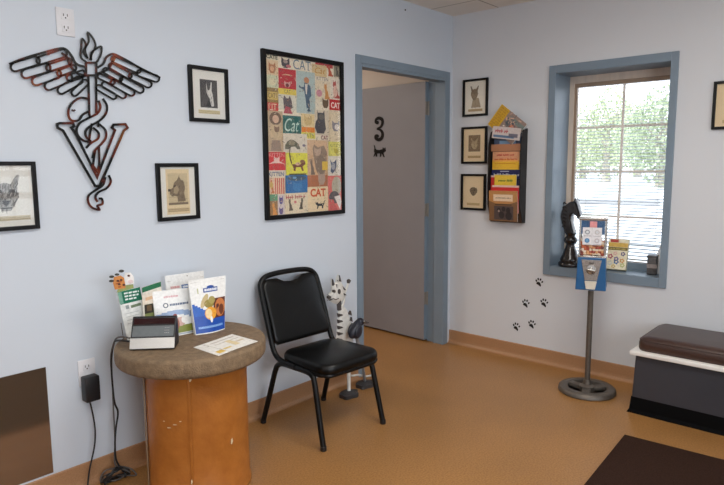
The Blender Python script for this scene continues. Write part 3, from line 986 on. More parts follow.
# lower middle: tan panel with tabby kittens
tile(2, 382, 300, 534, 485, (212, 176, 140)); tile(3, 382, 0, 534, 150, (206, 168, 130)); tile(3, 382, 150, 534, 236, (176, 108, 70))
pshape(2, 415, 330, 530, 485, [(-.9, .6), (-.7, 1), (-.2, .7), (.6, .9), (1, .2), (.9, -1), (-.6, -1), (-.8, -.2)], (150, 128, 108)); pshape(2, 425, 350, 490, 420, CAT_HEAD, (188, 160, 138)); pshape(3, 395, 20, 440, 150, CAT_SIT, (122, 104, 90)); pshape(3, 440, 0, 525, 150, OVAL, (136, 116, 98)); pshape(3, 455, 120, 522, 225, CAT_HEAD, (176, 150, 132)); tile(3, 492, 48, 534, 112, (222, 184, 70))
tile(3, 536, 8, 650, 152, (222, 214, 198)); pshape(3, 548, 30, 602, 138, [(-.9, 1), (-.4, .5), (.3, .6), (.9, 1), (.9, 0), (.5, -.6), (-.2, -1), (-.8, -.7), (-.6, 0)], (84, 92, 116)); pshape(3, 560, 60, 590, 110, OVAL, (160, 162, 170))
# red box, yellow box with tabby
tile(2, 86, 388, 218, 485, (200, 44, 46)); tile(3, 86, 0, 218, 114, (204, 46, 48)); ptext(2, 95, 398, 210, 424, 'KITTEN', (228, 160, 150)); pshape(2, 125, 420, 180, 470, CAT_HEAD, (230, 190, 180)); pshape(3, 92, 45, 212, 100, [(-1, .2), (-.4, .9), (.4, .9), (1, .2), (.4, .4), (-.4, .4)], (230, 196, 186))
tile(2, 222, 395, 382, 485, (218, 212, 66)); tile(3, 222, 0, 382, 150, (218, 212, 66))
pshape(3, 236, -60, 268, 72, [(-.8, 1), (-.2, .9), (-.5, .2), (-.2, -.4), (.6, -1), (1, -.8), (.3, -.2), (0, .4), (.4, 1)], (72, 52, 44))
pshape(3, 255, 35, 368, 120, CAT_WALK[4:], (116, 66, 44)); pshape(3, 290, 55, 330, 78, OVAL, (210, 170, 140)); pshape(3, 325, 35, 362, 62, OVAL, (140, 100, 70)); tile(3, 245, 138, 372, 150, (84, 84, 40))
tile(3, 88, 116, 214, 168, (218, 206, 184)); ptext(3, 92, 126, 206, 158, 'KITTEN', (72, 96, 134), thick=0.02)
tile(3, 90, 168, 214, 292, (222, 190, 160))
for i in range(5):
    tile(3, 140 + i * 15, 172, 147 + i * 15, 290, (196, 70, 60))
pshape(3, 96, 178, 136, 288, CAT_SIT, (196, 110, 66)); pshape(3, 100, 200, 125, 250, OVAL, (206, 170, 90))
tile(3, 218, 150, 382, 282, (36, 104, 162)); pshape(3, 230, 155, 372, 190, OVAL, (58, 82, 100)); pshape(3, 262, 195, 350, 272, CAT_HEAD, (52, 120, 176)); pshape(3, 270, 162, 300, 178, OVAL, (110, 160, 190))
# bottom
tile(3, 92, 294, 160, 342, (96, 150, 112)); tile(3, 92, 342, 160, 465, (150, 112, 70)); pshape(3, 108, 352, 158, 458, CAT_SIT, (214, 146, 70)); tile(3, 160, 296, 210, 465, (214, 200, 196)); pshape(3, 166, 304, 202, 368, CAT_HEAD, (84, 70, 138)); pshape(3, 166, 388, 204, 450, CAT_HEAD, (96, 80, 140))
tile(3, 212, 284, 382, 465, (226, 210, 180)); po.scribble(*(lambda a, b: (a[0], b[0], b[1], a[1] - b[1]))(pc(3, 220, 300), pc(3, 372, 322)), LAY[0] + 0.0001, (176, 50, 60))
pshape(3, 232, 322, 274, 416, CAT_SIT, (92, 78, 66)); pshape(3, 316, 316, 356, 404, CAT_SIT, (86, 78, 64), True); pshape(3, 280, 340, 300, 360, OVAL, (206, 120, 120))
tile(3, 382, 236, 534, 425, (232, 208, 168)); ptext(3, 402, 250, 516, 310, 'CAT', (206, 84, 34), thick=0.035); pshape(3, 440, 342, 512, 398, CAT_WALK, (40, 42, 48), True)
tile(3, 534, 154, 652, 420, (222, 120, 110)); pshape(3, 560, 160, 650, 300, OVAL, (178, 170, 150)); pshape(3, 540, 270, 620, 360, OVAL, (92, 86, 88)); pshape(3, 580, 300, 648, 400, [(-1, .8), (.6, 1), (1, 0), (.6, -1), (0, -.4)], (226, 216, 206)); pshape(3, 540, 330, 605, 415, [(-.9, 1), (0, .9), (1, -1), (-.8, -.9)], (206, 100, 96))
for _ in range(420):
    x, y = random.uniform(-pw / 2 + pb * 1.3, pw / 2 - pb * 1.3), random.uniform(-ph / 2 + pb * 1.3, ph / 2 - pb * 1.3)
    a_, l_, w_ = random.uniform(0, PI), random.uniform(.006, .02), random.uniform(.0015, .004)
    dx_, dy_, ex_, ey_ = math.cos(a_) * l_ / 2, math.sin(a_) * l_ / 2, -math.sin(a_) * w_ / 2, math.cos(a_) * w_ / 2
    po.flat([(x - dx_ - ex_, y - dy_ - ey_), (x + dx_ - ex_, y + dy_ - ey_), (x + dx_ + ex_, y + dy_ + ey_), (x - dx_ + ex_, y - dy_ + ey_)], LAY[0] + 0.0001 + random.uniform(0, .0004),
            random.choice([(150, 128, 104), (196, 180, 156), (110, 96, 84), (214, 200, 178), (170, 130, 100), (130, 124, 112)]))
pr = obj('collage_print', po, 'aged_print', pt)
pr.location = (0, 0, 0.004)
obj('glass', MB().box(-pw / 2 + pb * .8, pw / 2 - pb * .8, -ph / 2 + pb * .8, ph / 2 - pb * .8, 0.014, 0.0155), 'glass', pt)

# ------------------------------------------------------------------ winged staff sculpture
cx0, cz0 = LW(90, 130, -0.0125)
cad = thing('wall_sculpture', 'winged metal staff, serpent and letter V cut from heat-coloured sheet on the left wall', 'wall sculpture', (cx0, -OUT, cz0), ROT_L)


def c1(x, y):
    a, b = LW(x / 4.259, 20 + y / 4.259, -0.0125)
    return (a - cx0, b - cz0)


def c2(x, y):
    a, b = LW(40 + x / 4.045, 100 + y / 4.045, -0.0125)
    return (a - cx0, b - cz0)


SW = 0.0088


def stroke(mb, pts, fn=c1, closed=False, n=5, w=SW, z=0.0):
    P = [fn(*p) for p in pts]
    if n > 1:
        P = smooth_path(P, n, closed)
    mb.ribbon(P, w, 0.010 + z, 0.0145 + z, closed)


def capsule(mb, a, b, hw_, fn=c1):
    dx, dy = b[0] - a[0], b[1] - a[1]
    L = math.hypot(dx, dy)
    ux, uy = dx / L, dy / L
    nx, ny = -uy, ux
    P = []
    for k in range(7):
        t = -PI / 2 + PI * k / 6
        P.append((b[0] + hw_ * (math.cos(t) * ux + math.sin(t) * nx), b[1] + hw_ * (math.cos(t) * uy + math.sin(t) * ny)))
    for k in range(7):
        t = PI / 2 + PI * k / 6
        P.append((a[0] + hw_ * (math.cos(t) * ux + math.sin(t) * nx), a[1] + hw_ * (math.cos(t) * uy + math.sin(t) * ny)))
    stroke(mb, P, fn, True, 1, w=SW * .85)


wl = MB()
for a, b, h_ in [((64, 200), (150, 174), 19), ((110, 229), (196, 204), 19), ((154, 260), (242, 230), 18.5), ((208, 281), (290, 246), 18), ((262, 298), (336, 256), 17), ((318, 310), (362, 268), 14),
                 ((172, 172), (268, 142), 17), ((212, 203), (290, 178), 15), ((256, 226), (312, 204), 13), ((296, 246), (350, 226), 12)]:
    capsule(wl, a, b, h_)
stroke(wl, [(40, 188), (100, 164), (180, 140), (250, 122), (280, 125), (304, 152), (324, 186), (362, 200)])
stroke(wl, [(262, 140), (284, 158), (300, 195), (328, 226), (364, 236)])
stroke(wl, [(364, 236), (340, 248), (300, 262)], n=3)
obj('left_wing', wl, 'copper', cad)
wr = MB()
for a, b, h_ in [((596, 226), (664, 250), 14), ((562, 240), (632, 274), 14), ((524, 256), (598, 297), 14), ((484, 268), (560, 310), 13.5), ((446, 276), (524, 321), 13), ((420, 288), (484, 325), 12),
                 ((488, 168), (586, 213), 13.5), ((476, 196), (548, 237), 13), ((450, 216), (510, 249), 12), ((426, 240), (478, 264), 11)]:
    capsule(wr, a, b, h_)
stroke(wr, [(682, 246), (600, 206), (540, 172), (492, 148), (472, 146), (452, 160), (440, 186), (416, 202)])
stroke(wr, [(490, 158), (476, 184), (456, 212), (414, 228)])
obj('right_wing', wr, 'copper', cad)
fl = MB()
stroke(fl, [(368, 180), (344, 158), (346, 120), (350, 80), (366, 106), (356, 136), (372, 164)], w=SW * .85)
stroke(fl, [(372, 164), (362, 124), (378, 90), (374, 54), (398, 82), (406, 114), (390, 146), (384, 172)], w=SW * .85)
stroke(fl, [(388, 172), (388, 142), (410, 122), (432, 114), (428, 150), (412, 180)], w=SW * .85)
obj('flame', fl, 'copper', cad)
sf = MB()
stroke(sf, [(366, 182), (410, 182), (410, 236), (366, 236)], closed=True, n=1)
stroke(sf, [(376, 240), (380, 400), (384, 418)], n=1)
stroke(sf, [(409, 240), (410, 396)], n=1)
stroke(sf, [(210, 95), (203, 130), (198, 165)], c2, n=1)
stroke(sf, [(236, 84), (236, 110)], c2, n=1)
stroke(sf, [(222, 205), (214, 265), (232, 290), (240, 262)], c2, n=1)
stroke(sf, [(238, 190), (240, 262)], c2, n=1)
obj('staff', sf, 'copper', cad)
sv = MB()
stroke(sv, [(200, -4), (160, -8), (124, 20), (114, 55), (126, 82), (155, 82), (172, 60), (196, 46)], c2)
stroke(sv, [(128, 40), (136, 44), (142, 40)], c2, n=1, w=SW * .7)
stroke(sv, [(254, -6), (270, 22), (266, 55), (240, 84), (205, 104), (185, 124), (186, 148), (206, 168)], c2)
stroke(sv, [(236, 2), (244, 28), (232, 54), (198, 72), (162, 92), (148, 118), (154, 144), (176, 164), (206, 170)], c2)
stroke(sv, [(240, 98), (264, 122), (266, 152), (248, 178), (222, 204), (212, 236)], c2)
stroke(sv, [(214, 112), (236, 132), (234, 156), (206, 174), (186, 194)], c2)
stroke(sv, [(278, 304), (286, 330), (270, 356), (238, 372), (224, 392), (232, 412)], c2)
stroke(sv, [(264, 312), (254, 344), (222, 366), (196, 388), (196, 416), (212, 436), (240, 444), (232, 428), (252, 420), (250, 400), (238, 398)], c2)
obj('serpent', sv, 'copper', cad)
vv = MB()
stroke(vv, [(68, 98), (78, 94), (132, 94), (137, 106), (126, 112), (142, 134), (230, 312), (302, 122), (290, 112), (296, 100), (344, 98), (353, 112), (338, 124), (240, 348), (222, 348), (92, 124), (70, 112)], c2, True, 1, w=SW * 1.15, z=0.002)
obj('letter', vv, 'copper', cad)
for q in [c1(366, 236), c1(210, 145), c1(540, 172), c2(104, 94), c2(320, 98), c2(231, 347)]:
    obj('standoff', MB().lathe([(0.004, -0.0005), (0.004, 0.012)], 8, (q[0], q[1], 0)), 'copper', cad)

# tiny screw left in the wall near the ceiling
xs, zs = LW(405, 10)
o = obj('wall_screw', MB().lathe([(0.005, -0.0005), (0.005, 0.004), (0.002, 0.006)], 10), 'letter')
tag(o, 'tiny dark screw head high on the left wall near the ceiling', 'screw')
o.location = (xs, -OUT, zs)
o.rotation_euler = ROT_L


# ------------------------------------------------------------------ outlets, panel
def outlet(label, x0, x1, z0, z1):
    t = thing('wall_outlet', label, 'outlet', ((x0 + x1) / 2, -OUT, (z0 + z1) / 2), ROT_L, 'wall outlets')
    w, h = x1 - x0, z1 - z0
    obj('cover_plate', MB().rbox((0, 0, 0.003), (w, h, 0.006), 0.002, 2), 'outlet', t, 40)
    for s in (1, -1):
        f = MB()
        f.rbox((0, s * 0.024, 0.0065), (0.033, 0.030, 0.003), 0.001, 2)
        ob = obj('socket', f, 'outlet', t, 40)
        sl_ = MB().box(-0.009, -0.006, s * 0.024 - 0.002, s * 0.024 + 0.008, 0.0075, 0.0084).box(0.006, 0.009, s * 0.024 - 0.002, s * 0.024 + 0.008, 0.0075, 0.0084)
        sl_.lathe([(0.0, 0.0075), (0.003, 0.0075), (0.003, 0.0084), (0, 0.0084)], 10, (0, s * 0.024 - 0.008, 0))
        obj('slots', sl_, 'dark_slot', ob)
    return t


outlet('white duplex wall outlet high on the wall above the metal wing', -2.880, -2.807, 1.925, 2.035)
ax0, az0 = LW(78, 361)
ax1, az1 = LW(97, 400)
outlet('white wall outlet low on the wall with a black adapter plugged in', -2.886, -2.812, 0.452, 0.566)

pn = obj('metal_sheet', MB().box(-4.3, -3.0155, -0.0025, 0, 0.112, 0.5737), 'panel')
tag(pn, 'brown bronze metal sheet fixed low on the wall at the left edge', 'metal sheet')
pn.location = (0, -OUT, 0)

# ------------------------------------------------------------------ drum table
TX, TY, TZ = -2.54, -0.35, 0.655
tb = thing('drum_table', 'round table with thick brown-grey top on an orange-brown drum', 'table', (TX, TY, 0))
prof = [(0.0, 0.575), (0.290, 0.575)]
for k in range(7):
    a = -PI / 2 + PI / 2 * k / 6
    prof.append((0.290 + 0.025 * math.cos(a), 0.600 + 0.025 * math.sin(a)))
for k in range(1, 8):
    a = PI / 2 * k / 7
    prof.append((0.297 + 0.018 * math.cos(a), 0.637 + 0.018 * math.sin(a)))
prof.append((0.0, 0.655))
obj('tabletop', MB().lathe(prof, 72), 'stone', tb, 40)
dr = MB()
n = 72
dprof = [(0.222, 0.0), (0.226, 0.004), (0.226, 0.016), (0.2205, 0.024), (0.2190, 0.20), (0.2190, 0.50), (0.2210, 0.552), (0.226, 0.556), (0.226, 0.575)]
dr.lathe([(r_ * 0.985, z_) for r_, z_ in dprof], n)
drum = obj('drum', dr, 'drum', tb, 50)
drum.location = (0.010, -0.009, 0)
sm = MB()
a_s = R(229)
sm.box(0.2185, 0.2212, -0.004, 0.004, 0.022, 0.555, m=Matrix.Rotation(a_s, 4, 'Z'))
obj('seam', sm, 'drum', drum)
for ang, z, w, h_ in ((231, 0.548, 0.010, 0.02), (228, 0.115, 0.007, 0.022), (274, 0.25, 0.012, 0.028), (213, 0.36, 0.02, 0.004), (206, 0.345, 0.02, 0.005), (200, 0.37, 0.012, 0.004), (219, 0.375, 0.010, 0.004)):
    mm_ = Matrix.Rotation(R(ang), 4, 'Z')
    pts = [(0.2214, -w / 2, z - h_ * .3), (0.2214, -w * .1, z - h_ / 2), (0.2214, w / 2, z), (0.2214, w * .2, z + h_ / 2), (0.2214, -w * .4, z + h_ * .3)]
    obj('paint_chip', MB().add(pts, [(0, 1, 2, 3, 4)], m=mm_), 'chip', drum)
obj('reflection_strip', MB().box(0.2195, 0.2225, -0.015, 0.015, 0.02, 0.556, m=Matrix.Rotation(R(158), 4, 'Z')), 'drum_reflection', drum)  # grey strip standing in for a reflection along the drum's left edge

# digital scale readout on the table
p0, p1 = FL(131, 350, TZ), FL(175.5, 348.5, TZ)
ang = math.atan2(p1[1] - p0[1], p1[0] - p0[0])
wd = math.hypot(p1[0] - p0[0], p1[1] - p0[1])
sc_ = thing('scale_display', 'black and silver digital scale readout standing on the drum table', 'scale display', ((p0[0] + p1[0]) / 2 - 0.011, (p0[1] + p1[1]) / 2 - 0.011, TZ), (0, 0, ang))
hwid = wd / 2
# side profile (y back, z up)
spf = [(0.0, 0.004), (-0.002, 0.010), (0.014, 0.047), (0.066, 0.122), (0.072, 0.126), (0.086, 0.118), (0.095, 0.06), (0.095, 0.004)]
PM = Matrix(((0, 0, 1, 0), (1, 0, 0, 0), (0, 1, 0, 0), (0, 0, 0, 1)))     # local (x,y,z) -> (z,x,y)
obj('housing', MB().prism(spf, -hwid, hwid, m=PM), 'black_plastic', sc_, bevel=0.003)


def slope(u, out):     # u 0..1 along the sloped face
    a, b = Vector((0.014, 0.047)), Vector((0.066, 0.122))
    d = (b - a)
    nrm = Vector((-d.y, d.x)).normalized()
    q = a + d * u + nrm * out
    return q.x, q.y


def slope_panel(u0, u1, x0, x1, out=0.0012):
    a, b = slope(u0, out), slope(u1, out)
    c, d = slope(u0, -0.001), slope(u1, -0.001)
    return MB().add([(x0, *a), (x1, *a), (x1, *b), (x0, *b), (x0, *c), (x1, *c), (x1, *d), (x0, *d)], [(0, 1, 2, 3), (0, 4, 5, 1), (1, 5, 6, 2), (2, 6, 7, 3), (3, 7, 4, 0)])


obj('keypad', slope_panel(0.08, 0.58, -hwid * .93, hwid * .93), 'grey_plastic', sc_)
kt = MB()
for i in range(3):
    for dx in (0.045, 0.052, 0.059):
        a = slope(0.22 + i * 0.12, 0.0016)
        b = slope(0.25 + i * 0.12, 0.0016)
        kt.add([(dx, *a), (dx + 0.005, *a), (dx + 0.005, *b), (dx, *b)], [(0, 1, 2, 3)], (150, 150, 150))
obj('key_legend', kt, 'print', sc_)
obj('readout_window', slope_panel(0.66, 0.94, -hwid * .93, hwid * .93), 'led', sc_)
sp = MB()
sp.add([(-hwid, -0.0035, 0.009), (hwid, -0.0035, 0.009), (hwid, 0.0125, 0.0475), (-hwid, 0.0125, 0.0475), (-hwid, 0.0, 0.007), (hwid, 0.0, 0.007), (hwid, 0.015, 0.049), (-hwid, 0.015, 0.049)],
       [(0, 1, 2, 3), (0, 4, 5, 1), (3, 2, 6, 7), (0, 3, 7, 4), (1, 5, 6, 2)])
obj('front_bar', sp, 'silver', sc_)
for x in (-hwid + .015, hwid - .015):
    for y in (0.015, 0.088):
        obj('rubber_foot', MB().lathe([(0.008, 0), (0.008, 0.005)], 12, (x, y, 0)), 'black_plastic', sc_)


def world_tube(name, pts, r, m_, parent, n=8, nn=8):
    inv = parent.matrix_basis.inverted()
    parent_m = Matrix.LocRotScale(parent.location, parent.rotation_euler, None).inverted()
    return obj(name, MB().tube([tuple(parent_m @ Vector(p)) for p in smooth_path(pts, n)], r, nn), m_, parent, 60)


def lw3(px, py, y):
    a, b = LW(px, py, y)
    return (a, y, b)


cord = [(-2.765, -0.262, TZ + 0.02), (-2.80, -0.205, TZ + 0.022), lw3(114, 343, -0.11), lw3(111.5, 358, -0.075), lw3(112, 378, -0.07), lw3(114.5, 402, -0.07), lw3(118, 412, -0.068), lw3(116, 428, -0.068), lw3(115, 445, -0.066), lw3(117, 462, -0.064)]
coil1 = []
cc = Vector(lw3(116, 479, -0.075))
for k in range(26):
    a = k * 0.72
    coil1.append((cc.x + (0.052 + 0.012 * math.sin(k * 1.7)) * math.cos(a), -0.072 - 0.016 * math.sin(k * 2.3) - 0.02 * math.sin(a), max(0.008, cc.z + 0.052 * math.sin(a))))
world_tube('cord', cord + coil1, 0.0042, 'cord_black', sc_, 5)
cord2 = [(-2.755, -0.258, TZ + 0.03), (-2.795, -0.200, TZ + 0.034), lw3(113, 346, -0.105), lw3(110.8, 360, -0.068), lw3(112.5, 385, -0.062), lw3(113.5, 410, -0.06), lw3(115, 440, -0.06), lw3(115, 464, -0.058)]
coil2 = []
for k in range(20):
    a = 1.2 + k * 0.8
    coil2.append((cc.x + 0.012 + (0.06 + 0.012 * math.cos(k * 1.3)) * math.cos(a), -0.062 - 0.022 * math.sin(k * 1.9) - 0.02 * math.cos(a), max(0.008, cc.z - 0.004 + 0.045 * math.sin(a))))
o = world_tube('cord', cord2 + coil2, 0.0036, 'cord_grey', sc_, 5)
o['label'] = 'grey cord'

# wall adapter
a0_, a1_ = lw3(82.5, 377.5, -0.035), lw3(98.5, 398, -0.035)
ad = thing('power_adapter', 'black plug-in power adapter in the low outlet, cord hanging down', 'adapter', ((a0_[0] + a1_[0]) / 2, -0.011, (a0_[2] + a1_[2]) / 2))
obj('adapter_body', MB().rbox((0, -0.026, 0), (a1_[0] - a0_[0], 0.048, a0_[2] - a1_[2]), 0.006, 3), 'black_plastic', ad, 40)
world_tube('cord', [(ad.location.x - 0.01, -0.035, a1_[2] + 0.005), lw3(91.5, 408, -0.035), lw3(95, 428, -0.034), lw3(94.5, 446, -0.034), lw3(89.5, 470, -0.036), lw3(87.5, 487, -0.045), (lw3(86, 492, -0.05)[0], -0.06, 0.006), (-2.98, -0.12, 0.005), (-3.1, -0.16, 0.005)], 0.0035, 'cord_black', ad)

# ------------------------------------------------------------------ leaflets and treat pouches on the table
def tri(a, b, t):
    return a + (b - a) * t


def pouch(label, bl, br, h, lean, thick, art, name='treat_pouch', group='treat pouches on the drum table', rim=(236, 236, 234), flare=0.04, skew=0.0):
    """standing pouch: bl / br = bottom corners on the table; gusset at the foot, flat at the top"""
    w = math.hypot(br[0] - bl[0], br[1] - bl[1])
    an = math.atan2(br[1] - bl[1], br[0] - bl[0])
    t = thing(name, label, 'pouch', ((bl[0] + br[0]) / 2, (bl[1] + br[1]) / 2, TZ), (0, 0, an), group)
    NX, NZ = 10, 14
    vs, fs = [], []

    def th(u, v):
        return thick * (1 - v) ** 0.7 * (0.35 + 0.65 * math.sin(PI * u)) / 2 + 0.0012

    def P(u, v, side):
        x = (u - 0.5) * w * (1 + flare * v) + skew * v
        y = thick * 0.5 * (1) + lean * v + side * th(u, v)
        return (x, y, 0.0005 + v * h)
    for side in (-1, 1):
        for j in range(NZ + 1):
            for i in range(NX + 1):
                vs.append(P(i / NX, j / NZ, side))
    nn = (NX + 1) * (NZ + 1)
    for j in range(NZ):
        for i in range(NX):
            a = j * (NX + 1) + i
            q = (a, a + 1, a + NX + 2, a + NX + 1)
            fs.append(q)
            fs.append(tuple(nn + k for k in q[::-1]))
    for j in range(NZ):
        for i in (0, NX):
            a = j * (NX + 1) + i
            b = a + NX + 1
            fs.append((a, b, nn + b, nn + a) if i == 0 else (a, nn + a, nn + b, b))
    for i in range(NX):
        a, b = i, NZ * (NX + 1) + i
        fs.append((a, nn + a, nn + a + 1, a + 1))
        fs.append((b, b + 1, nn + b + 1, nn + b))
    mb = MB().add(vs, fs, rim)
    body = obj('pouch_body', mb, 'gloss_print', t, 50)
    # artwork laid over the front skin
    am = MB()
    art(am)
    # map (x -1..1, y 0..1, layer) to the front surface; cut long shapes up first
    out = MB()
    for fidx, face in enumerate(am.f):
        pts = [am.v[i] for i in face]
        out.add([(lambda u, v, l: (lambda q: (q[0], q[1] - 0.0004 - l, q[2]))(P(u, v, -1)))((p[0] + 1) / 2, p[1], p[2]) for p in pts], [tuple(range(len(pts)))], am.c[fidx])
    obj('front_print', out, 'gloss_print', t)
    return t


def grid_rect(mb, x0, x1, y0, y1, z, col, nx=6, ny=5):
    for i in range(nx):
        for j in range(ny):
            mb.rect(tri(x0, x1, i / nx), tri(x0, x1, (i + 1) / nx), tri(y0, y1, j / ny), tri(y0, y1, (j + 1) / ny), z, col)


def blob(mb, cx, cy, rx, ry, z, col, n=14, rot=0.0):
    P = []
    for k in range(n):
        a = 2 * PI * k / n
        x, y = rx * math.cos(a), ry * math.sin(a)
        P.append((cx + x * math.cos(rot) - y * math.sin(rot), cy + x * math.sin(rot) + y * math.cos(rot)))
    c = (cx, cy)
    for k in range(n):
        mb.flat([c, P[k], P[(k + 1) % n]], z, col)


def art_right(mb):
    grid_rect(mb, -0.98, 0.98, 0.02, 0.34, 0.0002, (22, 76, 170), 8, 4)
    for i in range(8):
        x = -0.98 + i * 0.14
        mb.rect(x, x + 0.14, 0.33, 0.56 - i * 0.03, 0.0002, (30, 92, 186))
    grid_rect(mb, 0.2, 0.96, 0.26, 0.62, 0.0004, (92, 44, 34), 4, 4)
    blob(mb, 0.62, 0.44, 0.34, 0.17, 0.0006, (196, 120, 66))
    blob(mb, 0.7, 0.4, 0.16, 0.1, 0.0008, (110, 56, 32))
    blob(mb, -0.3, 0.6, 0.26, 0.08, 0.0006, (196, 176, 130), rot=0.4)
    blob(mb, -0.05, 0.54, 0.28, 0.08, 0.0007, (150, 134, 64))
    blob(mb, 0.12, 0.6, 0.2, 0.07, 0.0008, (170, 156, 92))
    blob(mb, 0.0, 0.36, 0.36, 0.12, 0.0008, (226, 158, 50))
    blob(mb, -0.12, 0.36, 0.2, 0.09, 0.0010, (238, 212, 160))
    blob(mb, 0.02, 0.25, 0.08, 0.06, 0.0010, (235, 235, 235))
    grid_rect(mb, -0.3, 0.5, 0.75, 0.83, 0.0003, (36, 74, 152), 6, 1)
    blob(mb, 0.1, 0.84, 0.2, 0.03, 0.0004, (36, 74, 152))
    mb.scribble(-0.24, 0.46, 0.77, 0.04, 0.0006, (225, 230, 240), w=0.03)
    mb.rect(-0.9, 0.9, 0.945, 0.955, 0.0002, (205, 204, 202))
    mb.rect(-0.62, -0.56, 0.74, 0.84, 0.0003, (190, 190, 150))
    mb.scribble(-0.8, 0.8, 0.1, 0.03, 0.0004, (130, 170, 225), w=0.03)


def art_mid(mb):
    grid_rect(mb, -0.95, 0.0, 0.24, 0.36, 0.0002, (206, 210, 224), 5, 2)
    for i in range(7):
        x = -0.95 + i * 0.27
        mb.rect(x, x + 0.27, 0.36 + 0.1 * math.sin(i * .5), 0.5 + 0.06 * math.sin(i * .5), 0.0002, (150, 172, 206))
    grid_rect(mb, -0.15, 0.95, 0.06, 0.22, 0.0003, (132, 140, 62), 6, 2)
    blob(mb, 0.2, 0.3, 0.28, 0.1, 0.0005, (206, 170, 160))
    blob(mb, 0.0, 0.26, 0.14, 0.12, 0.0006, (150, 90, 70))
    blob(mb, 0.42, 0.33, 0.18, 0.08, 0.0006, (238, 236, 232))
    blob(mb, -0.05, 0.45, 0.1, 0.03, 0.0006, (150, 70, 70))
    blob(mb, -0.45, 0.68, 0.13, 0.055, 0.0003, (90, 102, 118))
    blob(mb, -0.45, 0.68, 0.08, 0.035, 0.0005, (232, 230, 226))
    mb.scribble(-0.25, 0.7, 0.66, 0.045, 0.0004, (110, 122, 146), w=0.03)
    mb.scribble(-0.5, 0.2, 0.84, 0.045, 0.0004, (222, 170, 176), w=0.02)
    mb.rect(-0.9, 0.9, 0.55, 0.56, 0.0003, (180, 190, 205))
    grid_rect(mb, -0.9, 0.9, 0.02, 0.05, 0.0004, (176, 184, 196), 5, 1)


def art_back(mb):
    grid_rect(mb, -0.25, 0.2, 0.70, 0.79, 0.0003, (40, 92, 160), 3, 1)
    mb.scribble(-0.2, 0.16, 0.73, 0.03, 0.0005, (220, 228, 238), w=0.03)
    blob(mb, 0.5, 0.5, 0.6, 0.1, 0.0003, (196, 206, 224))
    blob(mb, 0.1, 0.95, 0.03, 0.012, 0.0004, (150, 140, 130))
    mb.scribble(-0.8, -0.35, 0.74, 0.04, 0.0004, (224, 170, 170), w=0.03)
    mb.rect(-0.95, 0.95, 0.88, 0.89, 0.0003, (200, 196, 192))


bR0, bR1 = FL(197.5, 336, TZ), FL(226.5, 329.8, TZ)
pouch('upright white treat pouch with blue base and food picture, rightmost on the drum table', bR0, bR1, 0.240, 0.025, 0.05, art_right, flare=0.30, skew=0.012)
bM1 = (bR0[0] + 0.028, bR0[1] + 0.046)
pouch('white treat pouch with green foot and grey lettering, directly behind the scale readout', (bM1[0] - 0.165, bM1[1] + 0.045), bM1, 0.200, 0.02, 0.045, art_mid, flare=0.06)
pouch('tallest white pouch with small blue label, behind the other two pouches', (-2.505, -0.130), (-2.315, -0.145), 0.240, 0.02, 0.035, art_back)


def leaflet(name, label, cat, corners_px, y, depth, art, group=None, tilt=0.0, zb=TZ + 0.0005):
    """upright printed card: px of top-left and bottom-right on the plane y"""
    (xa, za), (xb, _) = LW(*corners_px[0], y), LW(*corners_px[1], y)
    w = xb - xa
    t = thing(name, label, cat, ((xa + xb) / 2, y, zb), (R(90), 0, 0), group)
    art(t, w, za - zb, depth)
    t.rotation_euler = (R(90) - tilt, 0, 0)
    return t


